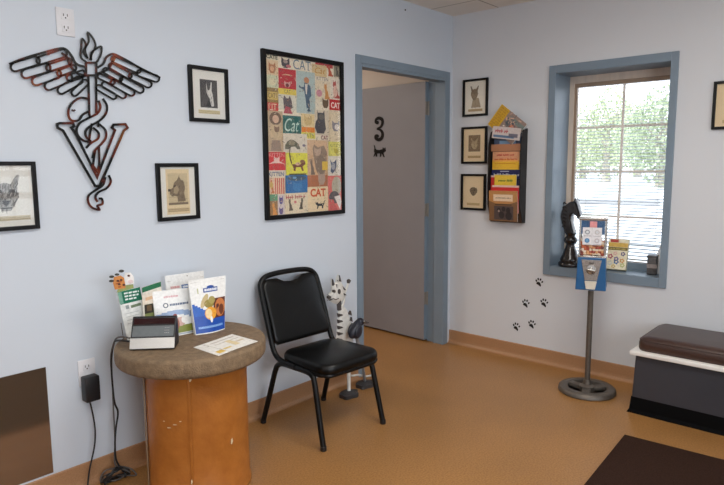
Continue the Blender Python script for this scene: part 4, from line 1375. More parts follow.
def art_animals(t, w, h, d):
    sl_ = -0.10
    b = MB()
    hb_ = h * 0.76

    def sk(x, y):     # the card leans a little to the left going up
        return (x + (h * 0.74 - y) * 0.16 - 0.004, y)
    b.prism([sk(-w * .42, 0.004), sk(w * .42, 0.004), sk(w * .42, hb_), sk(-w * .42, hb_ - 0.008)], -d / 2, d / 2, (232, 234, 232))
    fr_ = MB()
    fr_.flat([sk(-w * .40, h * .55), sk(w * .42, h * .57), sk(w * .42, hb_), sk(-w * .40, hb_ - 0.008)], d / 2 + 0.0005, (10, 112, 84))
    fr_.flat([sk(-w * .42, h * .56), sk(-w * .28, h * .56), sk(-w * .28, hb_ - .008), sk(-w * .42, hb_ - 0.010)], d / 2 + 0.001, (120, 168, 150))
    for i in range(3):
        y = h * (0.69 - i * 0.045)
        q = []
        x = -w * .2
        while x < w * (.34 - .06 * i):
            ln_ = random.uniform(.08, .16) * w
            fr_.flat([sk(x, y), sk(min(x + ln_, w * .36), y + .001), sk(min(x + ln_, w * .36), y + .008), sk(x, y + .007)], d / 2 + 0.001, (232, 240, 236))
            x += ln_ + w * .03
    fr_.flat([sk(-w * .05, h * .475), sk(w * .33, h * .49), sk(w * .33, h * .53), sk(-w * .05, h * .515)], d / 2 + 0.001, (110, 128, 100))
    fr_.flat([sk(-w * .24, h * .47), sk(-w * .12, h * .475), sk(-w * .12, h * .53), sk(-w * .24, h * .525)], d / 2 + 0.001, (150, 160, 160))
    for i in range(4):
        fr_.flat([sk(-w * .3, h * (.40 - .05 * i)), sk(w * .2, h * (.41 - .05 * i)), sk(w * .2, h * (.42 - .05 * i)), sk(-w * .3, h * (.41 - .05 * i))], d / 2 + 0.001, (196, 200, 200))
    obj('card', b, 'print', t)
    obj('front_print', fr_, 'print', t)
    # die-cut top: a brown and a white cartoon-like animal side by side
    zt = d / 2
    top = MB()
    o1 = [sk(-w * .44, hb_ - .01), sk(w * .2, hb_), sk(w * .2, h * .84), sk(-w * .35, h * .8)]
    top.prism(o1, zt - 0.002, zt, (150, 160, 100))
    top.prism([sk(-w * .48, h * .78), sk(-w * .10, h * .78), sk(-w * .06, h * .92), sk(-w * .18, h * .97), sk(-w * .42, h * .96), sk(-w * .5, h * .88)], zt, zt + 0.001, (208, 138, 74))
    top.prism([sk(-w * .08, h * .82), sk(w * .24, h * .82), sk(w * .28, h * .92), sk(w * .2, h * .99), sk(0, h * 1.0), sk(-w * .08, h * .92)], zt + 0.001, zt + 0.002, (236, 234, 232))
    for ex, ey, r_ in ((-.50, .97, .055), (-.54, .91, .055), (-.3, .99, .05), (-.12, 1.03, .06)):
        P = [(w * ex + w * r_ * 1.6 * math.cos(a * PI / 5), h * ey + h * r_ * .35 * math.sin(a * PI / 5)) for a in range(10)]
        top.prism([sk(*p) for p in P], zt, zt + 0.003, (66, 66, 62))
    for ex, ey in ((.1, .95), (-.32, .9), (-.2, .905), (-.3, .85), (-.14, .83)):
        P = [(w * ex + w * .05 * math.cos(a * PI / 4), h * ey + h * .016 * math.sin(a * PI / 4)) for a in range(8)]
        top.prism([sk(*p) for p in P], zt + 0.002, zt + 0.0035, (90, 50, 40))
    for ex, ey in ((-.36, .86), (-.24, .88), (-.3, .81)):
        P = [(w * ex + w * .06 * math.cos(a * PI / 4), h * ey + h * .012 * math.sin(a * PI / 4)) for a in range(8)]
        top.prism([sk(*p) for p in P], zt + 0.0005, zt + 0.0015, (176, 96, 50))
    P = [(w * .12 + w * .1 * math.cos(a * PI / 4), h * .86 + h * .03 * math.sin(a * PI / 4)) for a in range(8)]
    top.prism([sk(*p) for p in P], zt + 0.002, zt + 0.003, (226, 206, 206))
    obj('die_cut_top', top, 'print', t)


leaflet('brochure', 'green and white brochure topped by two cut-out animals, leftmost on the drum table', 'brochure', [(114.5, 274), (145, 335)], -0.175, 0.006, art_animals)


def art_leaflet(t, w, h, d):
    b = MB().prism([(-w / 2, 0), (w / 2 + .012, 0), (w / 2, h), (-w / 2, h - 0.014)], -d / 2, d / 2, (226, 220, 208))
    obj('card', b, 'print', t)
    f_ = MB()
    z = d / 2 + 0.0005
    f_.flat([(-w / 2, h - 0.036), (w / 2, h - 0.022), (w / 2, h), (-w / 2, h - 0.014)], z, (34, 110, 74))
    f_.flat([(-w / 2, h - .05), (w / 2, h - .036), (w / 2, h - .09), (-w / 2, h - .09)], z, (232, 220, 204))
    f_.flat([(w * .1, h - .058), (w * .3, h - .054), (w * .34, h - .072), (w * .14, h - .076)], z + .0003, (140, 70, 50))
    f_.flat([(-w * .35, h - .06), (w * .0, h - .056), (w * .04, h - .07), (-w * .35, h - .074)], z + .0003, (222, 186, 150))
    f_.rect(-w * .42, w * .05, 0.0, h - .09, z, (80, 92, 52))
    f_.rect(-w * .42, w * .02, h - .13, h - .092, z + .0003, (52, 44, 36))
    f_.rect(-w * .3, -w * .05, h - .12, h - .095, z + .0005, (104, 84, 60))
    f_.rect(-w * .42, w * .05, h - .15, h - .13, z + .0003, (132, 142, 84))
    obj('front_print', f_, 'print', t)


leaflet('leaflet', 'leaflet with green top band and dark animal photo, behind the scale readout', 'leaflet', [(141.5, 284.5), (163, 330)], -0.20, 0.003, art_leaflet)

# clear leaflet holder edge left of the brochure
wh = obj('wire_stand', MB().tube([tuple((lw3(121, 323, -0.16)[0], -0.16, lw3(121, 323, -0.16)[2])), (lw3(123.5, 336, -0.16)[0], -0.16, TZ + 0.001)], 0.0018, 6)
         .tube([(lw3(123.5, 336, -0.16)[0], -0.16, TZ + 0.002), (lw3(123.5, 336, -0.16)[0] + 0.13, -0.16, TZ + 0.002)], 0.0018, 6), 'cord_grey')
tag(wh, 'thin grey wire stand holding up the leftmost brochure on the drum table', 'wire stand')


# papers lying flat
def flat_paper(label, px, z, art, c=(232, 228, 220)):
    P = [FL(x, y, TZ + z) for x, y in px]
    cx = sum(p[0] for p in P) / 4
    cy = sum(p[1] for p in P) / 4
    Q = [(p[0] - cx, p[1] - cy) for p in P]
    t = thing('paper_leaflet', label, 'leaflet', (cx, cy, TZ + z), (0, 0, 0), 'leaflets lying on the drum table')
    obj('sheet', MB().prism(Q, 0, 0.0012, c), 'print', t)
    m_ = MB()

    def bi(u, v):
        return tuple(tri(tri(Q[0][i], Q[1][i], u), tri(Q[3][i], Q[2][i], u), v) for i in (0, 1))
    for ia, (u0, u1, v0, v1, col) in enumerate(art):
        m_.flat([bi(u0, v0), bi(u1, v0), bi(u1, v1), bi(u0, v1)], 0.0013 + ia * 0.00004, col)
    obj('front_print', m_, 'print', t)
    return t


flat_paper('white leaflet lying flat on the drum table, underneath another one', [(193.5, 347.5), (229, 335.5), (252, 343), (218.5, 356)], 0.0006,
           [(0.1, 0.55, 0.72, 0.9, (226, 190, 90)), (0.2, 0.9, 0.1, 0.14, (190, 180, 170)), (0.2, 0.9, 0.25, 0.29, (190, 180, 170))])
flat_paper('pale leaflet with yellow print lying uppermost on the drum table', [(203, 344.5), (232, 334.3), (258, 341.5), (229, 351.5)], 0.0026,
           [(0.1, 0.9, 0.14, 0.19, (196, 186, 176)), (0.1, 0.9, 0.32, 0.36, (204, 196, 186)), (0.45, 0.62, 0.3, 0.75, (228, 208, 160)), (0.62, 0.9, 0.5, 0.6, (214, 200, 176)), (0.05, 0.3, 0.7, 0.8, (222, 196, 120))], (236, 232, 224))

# ------------------------------------------------------------------ chair
CHX, CHY = -1.738, -0.334
chair = thing('stacking_chair', 'black padded stacking chair with steel tube frame beside the drum table', 'chair', (CHX, CHY, 0), (0, 0, R(-2.5)))
sw, sd_ = 0.205, 0.215
# seat: rounded trapezoid pad
def round_poly(w0, w1, y0_, y1_, r, n=8):
    pts = []
    for (cx, cy, st) in ((w1 - r, y1_ - r, 0), (-w1 + r, y1_ - r, 90), (-w0 + r, y0_ + r, 180), (w0 - r, y0_ + r, 270)):
        for k in range(n + 1):
            a = R(st + 90 * k / n)
            pts.append((cx + r * math.cos(a), cy + r * math.sin(a)))
    return pts


def pad(poly, z0_, z1_, dome, edge, m=None):
    """cushion: outline poly, bottom z0, top z1 domed"""
    n_ = len(poly)
    cx = sum(p[0] for p in poly) / n_
    cy = sum(p[1] for p in poly) / n_
    rings = [(1 - edge * 0.6, z0_), (1 - edge * .1, z0_ + (z1_ - z0_) * 0.15), (1.0, z0_ + (z1_ - z0_) * 0.4), (1 - edge * .1, z0_ + (z1_ - z0_) * 0.7), (1 - edge * .5, z0_ + (z1_ - z0_) * 0.92), (1 - edge * 1.2, z1_), (0.6, z1_ + dome * .6), (0.3, z1_ + dome * .95)]
    vs = []
    for s_, z in rings:
        vs += [(cx + (p[0] - cx) * s_, cy + (p[1] - cy) * s_, z) for p in poly]
    fs = []
    for i in range(len(rings) - 1):
        for k in range(n_):
            j = (k + 1) % n_
            fs.append((i * n_ + k, i * n_ + j, (i + 1) * n_ + j, (i + 1) * n_ + k))
    vs.append((cx, cy, z1_ + dome))
    t_ = len(vs) - 1
    b = (len(rings) - 1) * n_
    for k in range(n_):
        fs.append((b + k, b + (k + 1) % n_, t_))
    fs.append(tuple(range(n_ - 1, -1, -1)))
    return MB().add(vs, fs, m=m)


seat_poly = round_poly(0.207, 0.198, -0.262, 0.135, 0.085)
obj('seat', pad(seat_poly, 0.372, 0.424, 0.014, 0.09), 'vinyl', chair, 60)
# seat frame under the pad
sfm = MB().tube(smooth_path([(p[0] * .93, (p[1] + .06) * .93 - .06, 0.366) for p in seat_poly[::3]], 3, True), 0.011, 10, True)
sfm.tube([(-0.19, -0.05, 0.366), (0.19, -0.05, 0.366)], 0.009, 8)
obj('seat_frame', sfm, 'chair_metal', chair, 60)
# front legs: bent tube from under the seat, splayed a little
for s_ in (-1, 1):
    P = smooth_path([(s_ * 0.198, 0.0, 0.366), (s_ * 0.200, -0.11, 0.366), (s_ * 0.203, -0.150, 0.356), (s_ * 0.206, -0.170, 0.325), (s_ * 0.212, -0.206, 0.17), (s_ * 0.218, -0.242, 0.012)], 6)
    lg = obj('leg', MB().tube(P, 0.0145, 12), 'chair_metal', chair, 60)
    obj('foot_cap', MB().lathe([(0.0150, 0), (0.0162, 0.004), (0.0158, 0.022), (0.013, 0.024)], 14, (s_ * 0.2182, -0.242, 0)), 'black_plastic', lg, 50)
    P = smooth_path([(s_ * 0.200, -0.03, 0.366), (s_ * 0.203, 0.075, 0.366), (s_ * 0.205, 0.118, 0.352), (s_ * 0.208, 0.142, 0.315), (s_ * 0.214, 0.190, 0.17), (s_ * 0.222, 0.242, 0.012)], 6)
    lg = obj('leg', MB().tube(P, 0.0145, 12), 'chair_metal', chair, 60)
    obj('foot_cap', MB().lathe([(0.0150, 0), (0.0162, 0.004), (0.0158, 0.022), (0.013, 0.024)], 14, (s_ * 0.222, 0.242, 0)), 'black_plastic', lg, 50)
# back frame: inverted U whose feet bend forward under the seat
half = [(0.203, -0.02, 0.370), (0.204, 0.09, 0.378), (0.206, 0.140, 0.405), (0.207, 0.166, 0.455), (0.207, 0.203, 0.57), (0.203, 0.256, 0.725), (0.193, 0.270, 0.768), (0.160, 0.278, 0.796), (0.10, 0.281, 0.806), (0.0, 0.282, 0.809)]
full = [(-x, y, z) for x, y, z in half] + half[-2::-1]
obj('back_frame', MB().tube(smooth_path(full, 5), 0.0145, 12), 'chair_metal', chair, 60)
# back pad
bd = Vector((0, 0.262 - 0.175, 0.735 - 0.50)).normalized()
bpoly = []
Bw, Bw2, Bh = 0.178, 0.199, 0.30


def back_poly():
    pts = []
    for k in range(9):       # bottom right to top
        pass
    r = 0.045
    pts += [(-Bw2 + .02, 0.0), (Bw2 - .02, 0.0), (Bw2, 0.02)]
    pts += [(Bw2 - 0.004, 0.12), (Bw2 - 0.006, 0.25)]
    for k in range(7):
        a = R(90 * k / 6)
        pts.append((Bw2 - 0.006 - r + r * math.cos(a), 0.312 + r * math.sin(a)))
    # dip below the hand hold
    pts += [(0.095, 0.357), (0.05, 0.334), (0.0, 0.328), (-0.05, 0.334), (-0.095, 0.357)]
    for k in range(7):
        a = R(90 + 90 * k / 6)
        pts.append((-Bw2 + 0.006 + r + r * math.cos(a), 0.312 + r * math.sin(a)))
    pts += [(-Bw2 + 0.006, 0.25), (-Bw2 + 0.004, 0.12), (-Bw2, 0.02)]
    return pts


ty = math.atan2(bd.y, bd.z)
BM = Matrix.Translation((0, 0.158, 0.445)) @ Matrix.Rotation(-ty, 4, 'X') @ Matrix.Rotation(R(90), 4, 'X')
bk = pad(back_poly(), -0.010, 0.022, 0.008, 0.07, BM)
obj('backrest', bk, 'vinyl', chair, 60)

# ------------------------------------------------------------------ cat sculpture and bird
fx, fy = FL(349, 396)
gx, gy = FL(365, 386)
kx = fx
cat = thing('cat_sculpture', 'white and black striped metal cat garden figure standing behind the chair', 'cat figure', (fx, fy, 0))
CY = -0.145


def cp(px, py, y=CY):
    a, b = LW(px, py, y)
    return (a - fx, b)


CM = Matrix(((1, 0, 0, 0), (0, 0, -1, CY - fy), (0, 1, 0, 0), (0, 0, 0, 1)))    # x,y -> x,z ; depth toward the room


def puffy(mb, poly, depth, m, inner=0.55, col=None):
    """plate with a raised middle on both sides"""
    n_ = len(poly)
    cx = sum(p[0] for p in poly) / n_
    cy = sum(p[1] for p in poly) / n_
    rings = [(inner, -depth), (0.85, -depth * .7), (1, 0), (0.85, depth * .7), (inner, depth)]
    vs, fs = [], []
    for s_, d in rings:
        vs += [(cx + (p[0] - cx) * s_, cy + (p[1] - cy) * s_, d) for p in poly]
    for i in range(4):
        for k in range(n_):
            j = (k + 1) % n_
            fs.append((i * n_ + k, i * n_ + j, (i + 1) * n_ + j, (i + 1) * n_ + k))
    fs.append(tuple(range(n_ - 1, -1, -1)))
    fs.append(tuple(4 * n_ + k for k in range(n_)))
    return mb.add(vs, fs, col, m)


body_px = [(338.5, 306), (342, 305), (347, 310), (350, 318), (352, 330), (353.5, 345), (353, 358), (347, 363), (341, 362), (337.5, 350), (336, 340), (337, 325), (338, 314)]
bp_ = [cp(*p) for p in body_px]
body = obj('body', puffy(MB(), smooth_path(bp_, 3, True), 0.013, CM, 0.7), 'cat_white', cat, 50)
for i in range(8):
    y = 313 + i * 6.2
    P = [cp(336.2, y), cp(340.5, y + 0.8), cp(341.5, y + 2), cp(337, y + 3.6)]
    obj('stripe', MB().prism(P, 0.004, 0.0145, m=CM), 'cat_dark', body)
    if i < 4:
        P = [cp(346.8 + i * 1.1, y + 1), cp(349.5 + i, y - 2.5), cp(350.4 + i * .8, y + 2.2)]
        obj('stripe', MB().prism(P, 0.0, 0.0135, m=CM), 'cat_dark', body)
obj('neck', MB().tube([(*cp(339.3, 310), 0), (*cp(339, 305), 0), (*cp(338.8, 300), 0)], 0.014, 10, m=CM), 'cat_dark', cat, 60)
head_px = [(331, 302), (328, 299.5), (326.5, 296.5), (328.5, 294.5), (331.5, 292), (331.5, 287), (331, 278), (334.2, 283), (337, 281.5), (338, 273.5), (341.2, 282), (344.5, 288), (346, 294), (343.5, 300), (339.5, 304), (335, 304)]
head = obj('head', puffy(MB(), [cp(*p) for p in head_px], 0.014, CM, 0.72), 'cat_white', cat, 50)
for nm_, px_, py_, rx, ry in (('eye', 337.4, 291.2, 1.5, 2.6), ('eye', 332.6, 291.0, 1.1, 1.7), ('nose', 327.6, 297, 1.6, 1.5)):
    a = [cp(px_ + rx * math.cos(k * PI / 6), py_ + ry * math.sin(k * PI / 6)) for k in range(12)]
    obj(nm_, MB().prism(a, 0.004, 0.0165, m=CM), 'cat_dark', head)
for q in ([(331.3, 279), (332.8, 284), (331.6, 285.5)], [(338, 275), (339.6, 281.5), (337, 281)], [(341, 286), (344.5, 290), (341.8, 289.2)], [(341.8, 292.6), (345.4, 295), (342.4, 295)], [(334.2, 284.2), (335.6, 284), (335.2, 288)]):
    obj('stripe', MB().prism([cp(*p) for p in q], 0.002, 0.0155, m=CM), 'cat_dark', head)
mo = MB().tube([(*cp(328, 300.2), 0.012), (*cp(331.5, 298.2), 0.014), (*cp(334, 299.3), 0.014), (*cp(337, 298), 0.014)], 0.003, 6, m=CM)
for d in (-2, 0, 2.2):
    mo.tube([(*cp(329.5, 297.4 + d * .5), 0.014), (*cp(325, 297 + d * 1.4), 0.018)], 0.0016, 5, m=CM)
obj('mouth', mo, 'cat_dark', head)
# raised arm on the right of the head
ar = MB().tube([(*cp(341, 309), 0.0), (*cp(344, 302), -0.004), (*cp(345.2, 294), -0.006), (*cp(347.2, 287), -0.004), (*cp(348.2, 283), 0)], [0.009, 0.009, 0.008, 0.008, 0.007], 10, m=CM)
obj('arm', ar, 'cat_white', cat, 60)
pwm = MB()
for dx, dy in ((-1.2, -2.6), (0.2, -3.4), (1.5, -2.2)):
    pwm.tube([(*cp(348.4, 282.5), 0), (*cp(348.6 + dx, 282.5 + dy), 0.002)], [0.010, 0.006], 8, m=CM)
obj('paw', pwm, 'cat_dark', cat, 60)
lg1 = MB().tube([(*cp(347, 358), 0), (*cp(348.3, 372), 0.004), (0.0, 0.03, -(fy - CY) * -1 if False else (CY - fy) * 1.0)], [0.016, 0.012, 0.011], 10, m=CM)
obj('leg', lg1, 'cat_white', cat, 60)
def disc_foot(cx, cy, parent):
    ftm = MB()
    P = []
    for k in range(28):
        a = 2 * PI * k / 28
        r_ = 0.060 * (1 + (0.12 * math.cos(5 * a) if math.sin(a) < 0.3 else 0))
        P.append((cx + r_ * 1.1 * math.cos(a), cy + r_ * 0.85 * math.sin(a)))
    ftm.prism(P, 0.0, 0.022)
    ftm.lathe([(0.05, 0.02), (0.035, 0.032), (0.0, 0.036)], 20, (cx, cy, 0))
    obj('foot', ftm, 'slate', parent, 50)


disc_foot(0, 0, cat)
tl = MB().tube(smooth_path([(*cp(347, 372), 0.0), (*cp(352, 376), -0.01), (*cp(360, 375.5), -0.015), (*cp(368, 377), -0.02), (*cp(375, 376), -0.02)], 5), 0.007, 8, m=CM)
obj('tail', tl, 'cat_white', cat, 60)

BY = -0.215
bird = thing('bird_figure', 'small blue-black metal bird figure on a stake beside the striped cat figure', 'bird figure', (gx, gy, 0))


def bp(px, py, y=BY):
    a, b = LW(px, py, y)
    return (a - gx, y - gy, b)


bc = bp(356, 330.5)
hc = bp(360, 322)
bb = MB()
b_ = bmesh.new()
bmesh.ops.create_uvsphere(b_, u_segments=24, v_segments=16, radius=1)
for v in b_.verts:      # egg body that rises into a round head, tail drawn out behind
    x, y, z = v.co
    X, Y, Z = 0.044 * x, 0.034 * y, 0.050 * z
    if z > 0.55:
        k_ = (z - 0.55) / 0.45
        X, Y, Z = X * (1 - .2 * k_) + 0.026 * k_, Y, Z + 0.016 * k_
    if x < -0.5:
        X += (x + 0.5) * 0.03
        Z += (x + 0.5) * 0.035
    v.co = (bc[0] + X, bc[1] + Y, bc[2] + Z)
bb.bm(b_)
bb.sphere(hc, (0.027, 0.025, 0.026), u=16, w=12)
obj('body', bb, 'bird', bird, 60)
e_ = bp(369, 323)
obj('beak', MB().tube([(hc[0] + .018, hc[1], hc[2]), ((hc[0] + e_[0]) / 2 + .01, e_[1], (hc[2] + e_[2]) / 2 + .001), e_], [0.014, 0.009, 0.0015], 8), 'cat_dark', bird, 60)
for s_ in (-1, 1):
    obj('wing', MB().sphere((0, 0, 0), (0.030, 0.010, 0.040), m=Matrix.Translation((bc[0] - .008, bc[1] + s_ * 0.030, bc[2])) @ Matrix.Rotation(R(20), 4, 'Y')), 'bird', bird, 60)
    obj('eye', MB().sphere((hc[0] + .012, hc[1] + s_ * 0.021, hc[2] + .006), 0.004), 'cat_white', bird, 60)
obj('leg', MB().tube([(bc[0] + .004, bc[1], bc[2] - .04), (bc[0] * .5, bc[1] * .6, bc[2] * .5), (0, 0, 0.03)], [0.011, 0.010, 0.009], 10), 'bird_leg', bird, 60)
disc_foot(0, 0, bird)

# ------------------------------------------------------------------ literature rack on the right wall
ry0, ry1 = -0.372, -0.622
rzb, rzt = 0.985, 1.640
rk = thing('wall_rack', 'black mesh wall rack with tiered pockets of brochures left of the window', 'rack', (-OUT, (ry0 + ry1) / 2, rzb), ROT_R)
rw, rh = ry0 - ry1, rzt - rzb
rb = MB()
nb = 16
for i in range(nb + 1):
    x = -rw / 2 + rw * i / nb
    rb.box(x - 0.0012, x + 0.0012, 0, rh, 0.001, 0.004)
for j in range(int(rh / 0.016) + 1):
    z = min(rh, j * 0.016)
    rb.box(-rw / 2, rw / 2, z - 0.0012, z + 0.0012, 0.001, 0.004)
obj('back_mesh', rb, 'rack', rk)
for s_ in (-1, 1):
    # side cheek: stepped outline, solid dark mesh
    sdp = MB().prism([(0.0, 0.0), (0.042, 0.0), (0.088, 0.125), (0.094, 0.25), (0.094, rh - 0.10), (0.060, rh - 0.015), (0.010, rh + 0.004), (0.0, rh)], s_ * rw / 2 - 0.002, s_ * rw / 2 + 0.002,
              m=Matrix(((0, 0, 1, 0), (0, 1, 0, 0), (1, 0, 0, 0), (0, 0, 0, 1))))
    obj('side_panel', sdp, 'rack', rk)
NP = 5
zs_ = [0.0, 0.140, 0.215, 0.290, 0.500]
for i, z in enumerate(zs_):
    h_ = 0.130 if i == 0 else 0.020
    f0 = 0.046 if i == 0 else (0.078, 0.070, 0.062, 0.054)[i - 1]
    f1 = 0.082 if i == 0 else f0 + 0.003
    pk = MB()
    x0, x1 = -rw / 2 + 0.002, rw / 2 - 0.002
    pk.add([(x0, z, 0.004), (x1, z, 0.004), (x1, z, f0), (x0, z, f0), (x0, z + 0.003, 0.004), (x1, z + 0.003, 0.004), (x1, z + 0.003, f0), (x0, z + 0.003, f0)],
           [(0, 1, 2, 3), (4, 7, 6, 5), (3, 2, 6, 7)])
    pk.add([(x0, z, f0), (x1, z, f0), (x1, z + h_, f1), (x0, z + h_, f1), (x0, z, f0 - .002), (x1, z, f0 - .002), (x1, z + h_, f1 - .002), (x0, z + h_, f1 - .002)],
           [(0, 1, 2, 3), (4, 7, 6, 5), (3, 2, 6, 7), (0, 3, 7, 4), (1, 5, 6, 2)])
    obj('pocket', pk, 'rack' if i else 'rack_pocket', rk)


RKX = Matrix.Identity(4)


def rack_item(name, label, cat, x0, x1, z0, z1, d, art, lean=0.12, rot=0.0, group='brochures in the wall rack', thick=0.004):
    """a brochure standing in a pocket, bottom centre at depth d, leaning back to the wall"""
    w, h_ = x1 - x0, z1 - z0
    base = Vector((-OUT - d, (ry0 + ry1) / 2 - (x0 + x1) / 2, rzb + z0))
    t = thing(name, label, cat, base, (R(90) - lean, 0, R(-90)), group)
    if rot:
        t.rotation_mode = 'XYZ'
    m_ = Matrix.Rotation(rot, 4, 'Z')
    b = MB().prism([(-w / 2, 0), (w / 2, 0), (w / 2, h_), (-w / 2, h_)], -thick, 0, (222, 216, 204), m_)
    obj('pages', b, 'gloss_print', t)
    a = MB()
    art(a, w, h_, m_)
    obj('cover_print', a, 'gloss_print', t)
    return t


def art_top(a, w, h, m):
    a.rect(-w / 2, w / 2, 0, h, 0.0004, (150, 128, 118), m)
    a.rect(-w / 2, -w * .16, 0.0, h, 0.0006, (208, 164, 44), m)
    a.scribble(-w * .46, -w * .2, h * .86, w * .06, 0.0008, (176, 126, 40), m, rows=9, gap=h * .1)
    a.rect(-w * .10, w * .2, h * .45, h * .75, 0.0006, (84, 88, 92), m)
    a.rect(-w * .05, w * .5, h * .7, h * .86, 0.0007, (120, 132, 126), m)
    a.rect(w * .1, w * .45, h * .2, h * .62, 0.0008, (186, 96, 74), m)
    a.rect(-w * .12, w * .3, h * .06, h * .2, 0.0008, (190, 90, 92), m)
    a.rect(-w * .1, w * .34, h * .33, h * .4, 0.001, (226, 220, 214), m)
    a.rect(w * .05, w * .4, h * .26, h * .32, 0.001, (52, 56, 76), m)
    q = MB()
    hatch(q, [(-w * .12, 0.01), (w * .46, 0.01), (w * .46, h * .96), (-w * .12, h * .96)], 70, (84, 88, 92), (220, 176, 150), w * .09, w * .03, 0.4, 0.0012, 1.5)
    hatch(q, [(w * .12, h * .2), (w * .46, h * .2), (w * .46, h * .6), (w * .12, h * .6)], 26, (196, 80, 60), (216, 130, 90), w * .09, w * .03, 0.4, 0.0016, 1.5)
    for fidx, ff in enumerate(q.f):
        a.add([q.v[i] for i in ff], [tuple(range(len(ff)))], q.c[fidx], m)


def art_pale(a, w, h, m):
    a.rect(-w / 2, w / 2, 0, h, 0.0004, (206, 194, 190), m)
    a.scribble(-w * .40, w * .1, h * .5, h * .3, 0.0008, (190, 80, 84), m, w=h * .08)
    a.rect(w * .1, w * .42, h * .2, h * .5, 0.0006, (120, 116, 130), m)
    a.rect(-w * .45, w * .3, h * .1, h * .3, 0.0006, (96, 124, 156), m)


def art_pink(a, w, h, m):
    a.rect(-w / 2, w / 2, 0, h, 0.0004, (222, 160, 120), m)
    a.rect(-w / 2, w / 2, 0, h * .66, 0.0005, (232, 184, 56), m)
    a.flat([(-w / 2, h * .66), (w / 2, h * .66), (w / 2, h * .70), (0, h * .76), (-w / 2, h * .72)], 0.0006, (236, 170, 84), m)
    a.scribble(-w * .34, w * .3, h * .85, h * .07, 0.0008, (190, 60, 50), m, w=h * .02)
    a.scribble(-w * .42, w * .42, h * .71, h * .06, 0.0008, (206, 74, 50), m, w=h * .02)
    a.scribble(-w * .40, w * .36, h * .58, h * .03, 0.0008, (206, 120, 40), m, w=h * .012)


def art_navy(a, w, h, m):
    a.rect(-w / 2, w / 2, 0, h, 0.0004, (34, 38, 84), m)
    a.scribble(-w * .42, w * .44, h * .70, h * .13, 0.0008, (226, 228, 234), m, w=h * .028)
    a.rect(-w * .2, w * .1, h * .9, h * .94, 0.0008, (170, 174, 196), m)


def art_yellow(a, w, h, m):
    a.rect(-w / 2, w / 2, 0, h, 0.0004, (226, 190, 62), m)
    a.scribble(-w * .32, w * .34, h * .74, h * .1, 0.0008, (110, 140, 60), m, w=h * .03)
    a.rect(-w * .4, w * .4, h * .52, h * .58, 0.0008, (206, 120, 60), m)


def art_red(a, w, h, m):
    a.rect(-w / 2, w / 2, 0, h, 0.0004, (204, 48, 44), m)
    a.rect(-w / 2, w / 2, h * .93, h, 0.0006, (228, 190, 176), m)
    a.rect(-w * .1, w * .16, h * .62, h * .8, 0.0006, (232, 170, 150), m)


def art_blue(a, w, h, m):
    a.rect(-w / 2, w / 2, 0, h, 0.0004, (70, 84, 110), m)
    a.rect(-w * .3, w * .3, h * .3, h * .6, 0.0006, (120, 150, 180), m)
    a.rect(-w * .1, w * .4, h * .65, h * .75, 0.0006, (46, 70, 130), m)


# front-most (bottom pocket) to the top
def photo_sheet(a, w, h, m):
    a.rect(-w / 2, w / 2, 0, h, 0.0004, (128, 92, 60), m)
    a.flat([(-w / 2, h * .66), (-w * .25, h * .58), (w * .25, h * .58), (w / 2, h * .66), (w / 2, h), (-w / 2, h)], 0.0005, (190, 136, 80), m)
    a.rect(-w * .32, w * .36, h * .04, h * .5, 0.0006, (84, 70, 66), m)
    for x, y, r_ in ((-.15, .36, .07), (.02, .4, .07), (.18, .36, .08), (-.05, .2, .1), (.2, .18, .12)):
        P = [(x * w + r_ * w * math.cos(k * PI / 5), y * h + r_ * w * 1.2 * math.sin(k * PI / 5)) for k in range(10)]
        a.flat(P, 0.0008, (50, 42, 42), m)
    P = [(x * w + .04 * w * math.cos(k * PI / 4), y * h + .04 * w * math.sin(k * PI / 4)) for x, y in ((-.15, .33),) for k in range(8)]
    a.flat(P, 0.001, (160, 140, 128), m)
    a.rect(-w * .34, w * .34, h * .66, h * .88, 0.001, (232, 204, 172), m)
    a.scribble(-w * .26, w * .28, h * .75, h * .035, 0.0013, (120, 88, 80), m, w=h * .012)
    a.rect(-w * .28, w * .3, h * .53, h * .56, 0.001, (70, 52, 40), m)


rack_item('brochure', 'tan brochure with white label and dark group photo in the lowest rack pocket', 'brochure', -0.110, 0.112, 0.012, 0.226, 0.088, photo_sheet, lean=-0.06)
rack_item('brochure', 'red brochure with pale top edge peeking above the lowest rack pocket', 'brochure', -0.095, 0.116, 0.07, 0.264, 0.085, art_red, lean=0.0)
rack_item('brochure', 'yellow brochure with green lettering below the navy one in the rack', 'brochure', -0.080, 0.090, 0.148, 0.337, 0.080, art_yellow, lean=0.02)
rack_item('brochure', 'plain red brochure half hidden behind the yellow one in the rack', 'brochure', -0.112, 0.05, 0.150, 0.333, 0.074, art_red, lean=0.02)
rack_item('brochure', 'navy blue brochure with white lettering in the middle of the rack', 'brochure', -0.112, 0.114, 0.22, 0.374, 0.066, art_navy, lean=0.03)
rack_item('brochure', 'peach and yellow brochure with red lettering in the rack', 'brochure', -0.112, 0.098, 0.295, 0.500, 0.0595, art_pink, lean=0.03)
rack_item('brochure', 'dark blue brochure in the upper rack pocket under the magazine', 'brochure', -0.105, 0.108, 0.505, 0.625, 0.052, art_blue, lean=0.04)
rack_item('magazine', 'tilted colourful magazine with yellow strip sticking out of the rack top', 'magazine', -0.179, 0.071, 0.622, 0.792, 0.066, art_top, lean=0.10, rot=R(-37), thick=0.006)
rack_item('magazine', 'pale magazine with red print under the tilted magazine at the rack top', 'magazine', -0.108, 0.108, 0.585, 0.668, 0.083, art_pale, lean=0.03, rot=R(-7), thick=0.004)
st_ = MB().box(-rw / 2 + 0.003, rw / 2 - 0.004, 0.503, 0.552, 0.058, 0.0605)
obj('label_strip', st_, mat('tan_rack_label', (176, 122, 88), 0.45, var=(12, 0.08, 0.5)), rk)

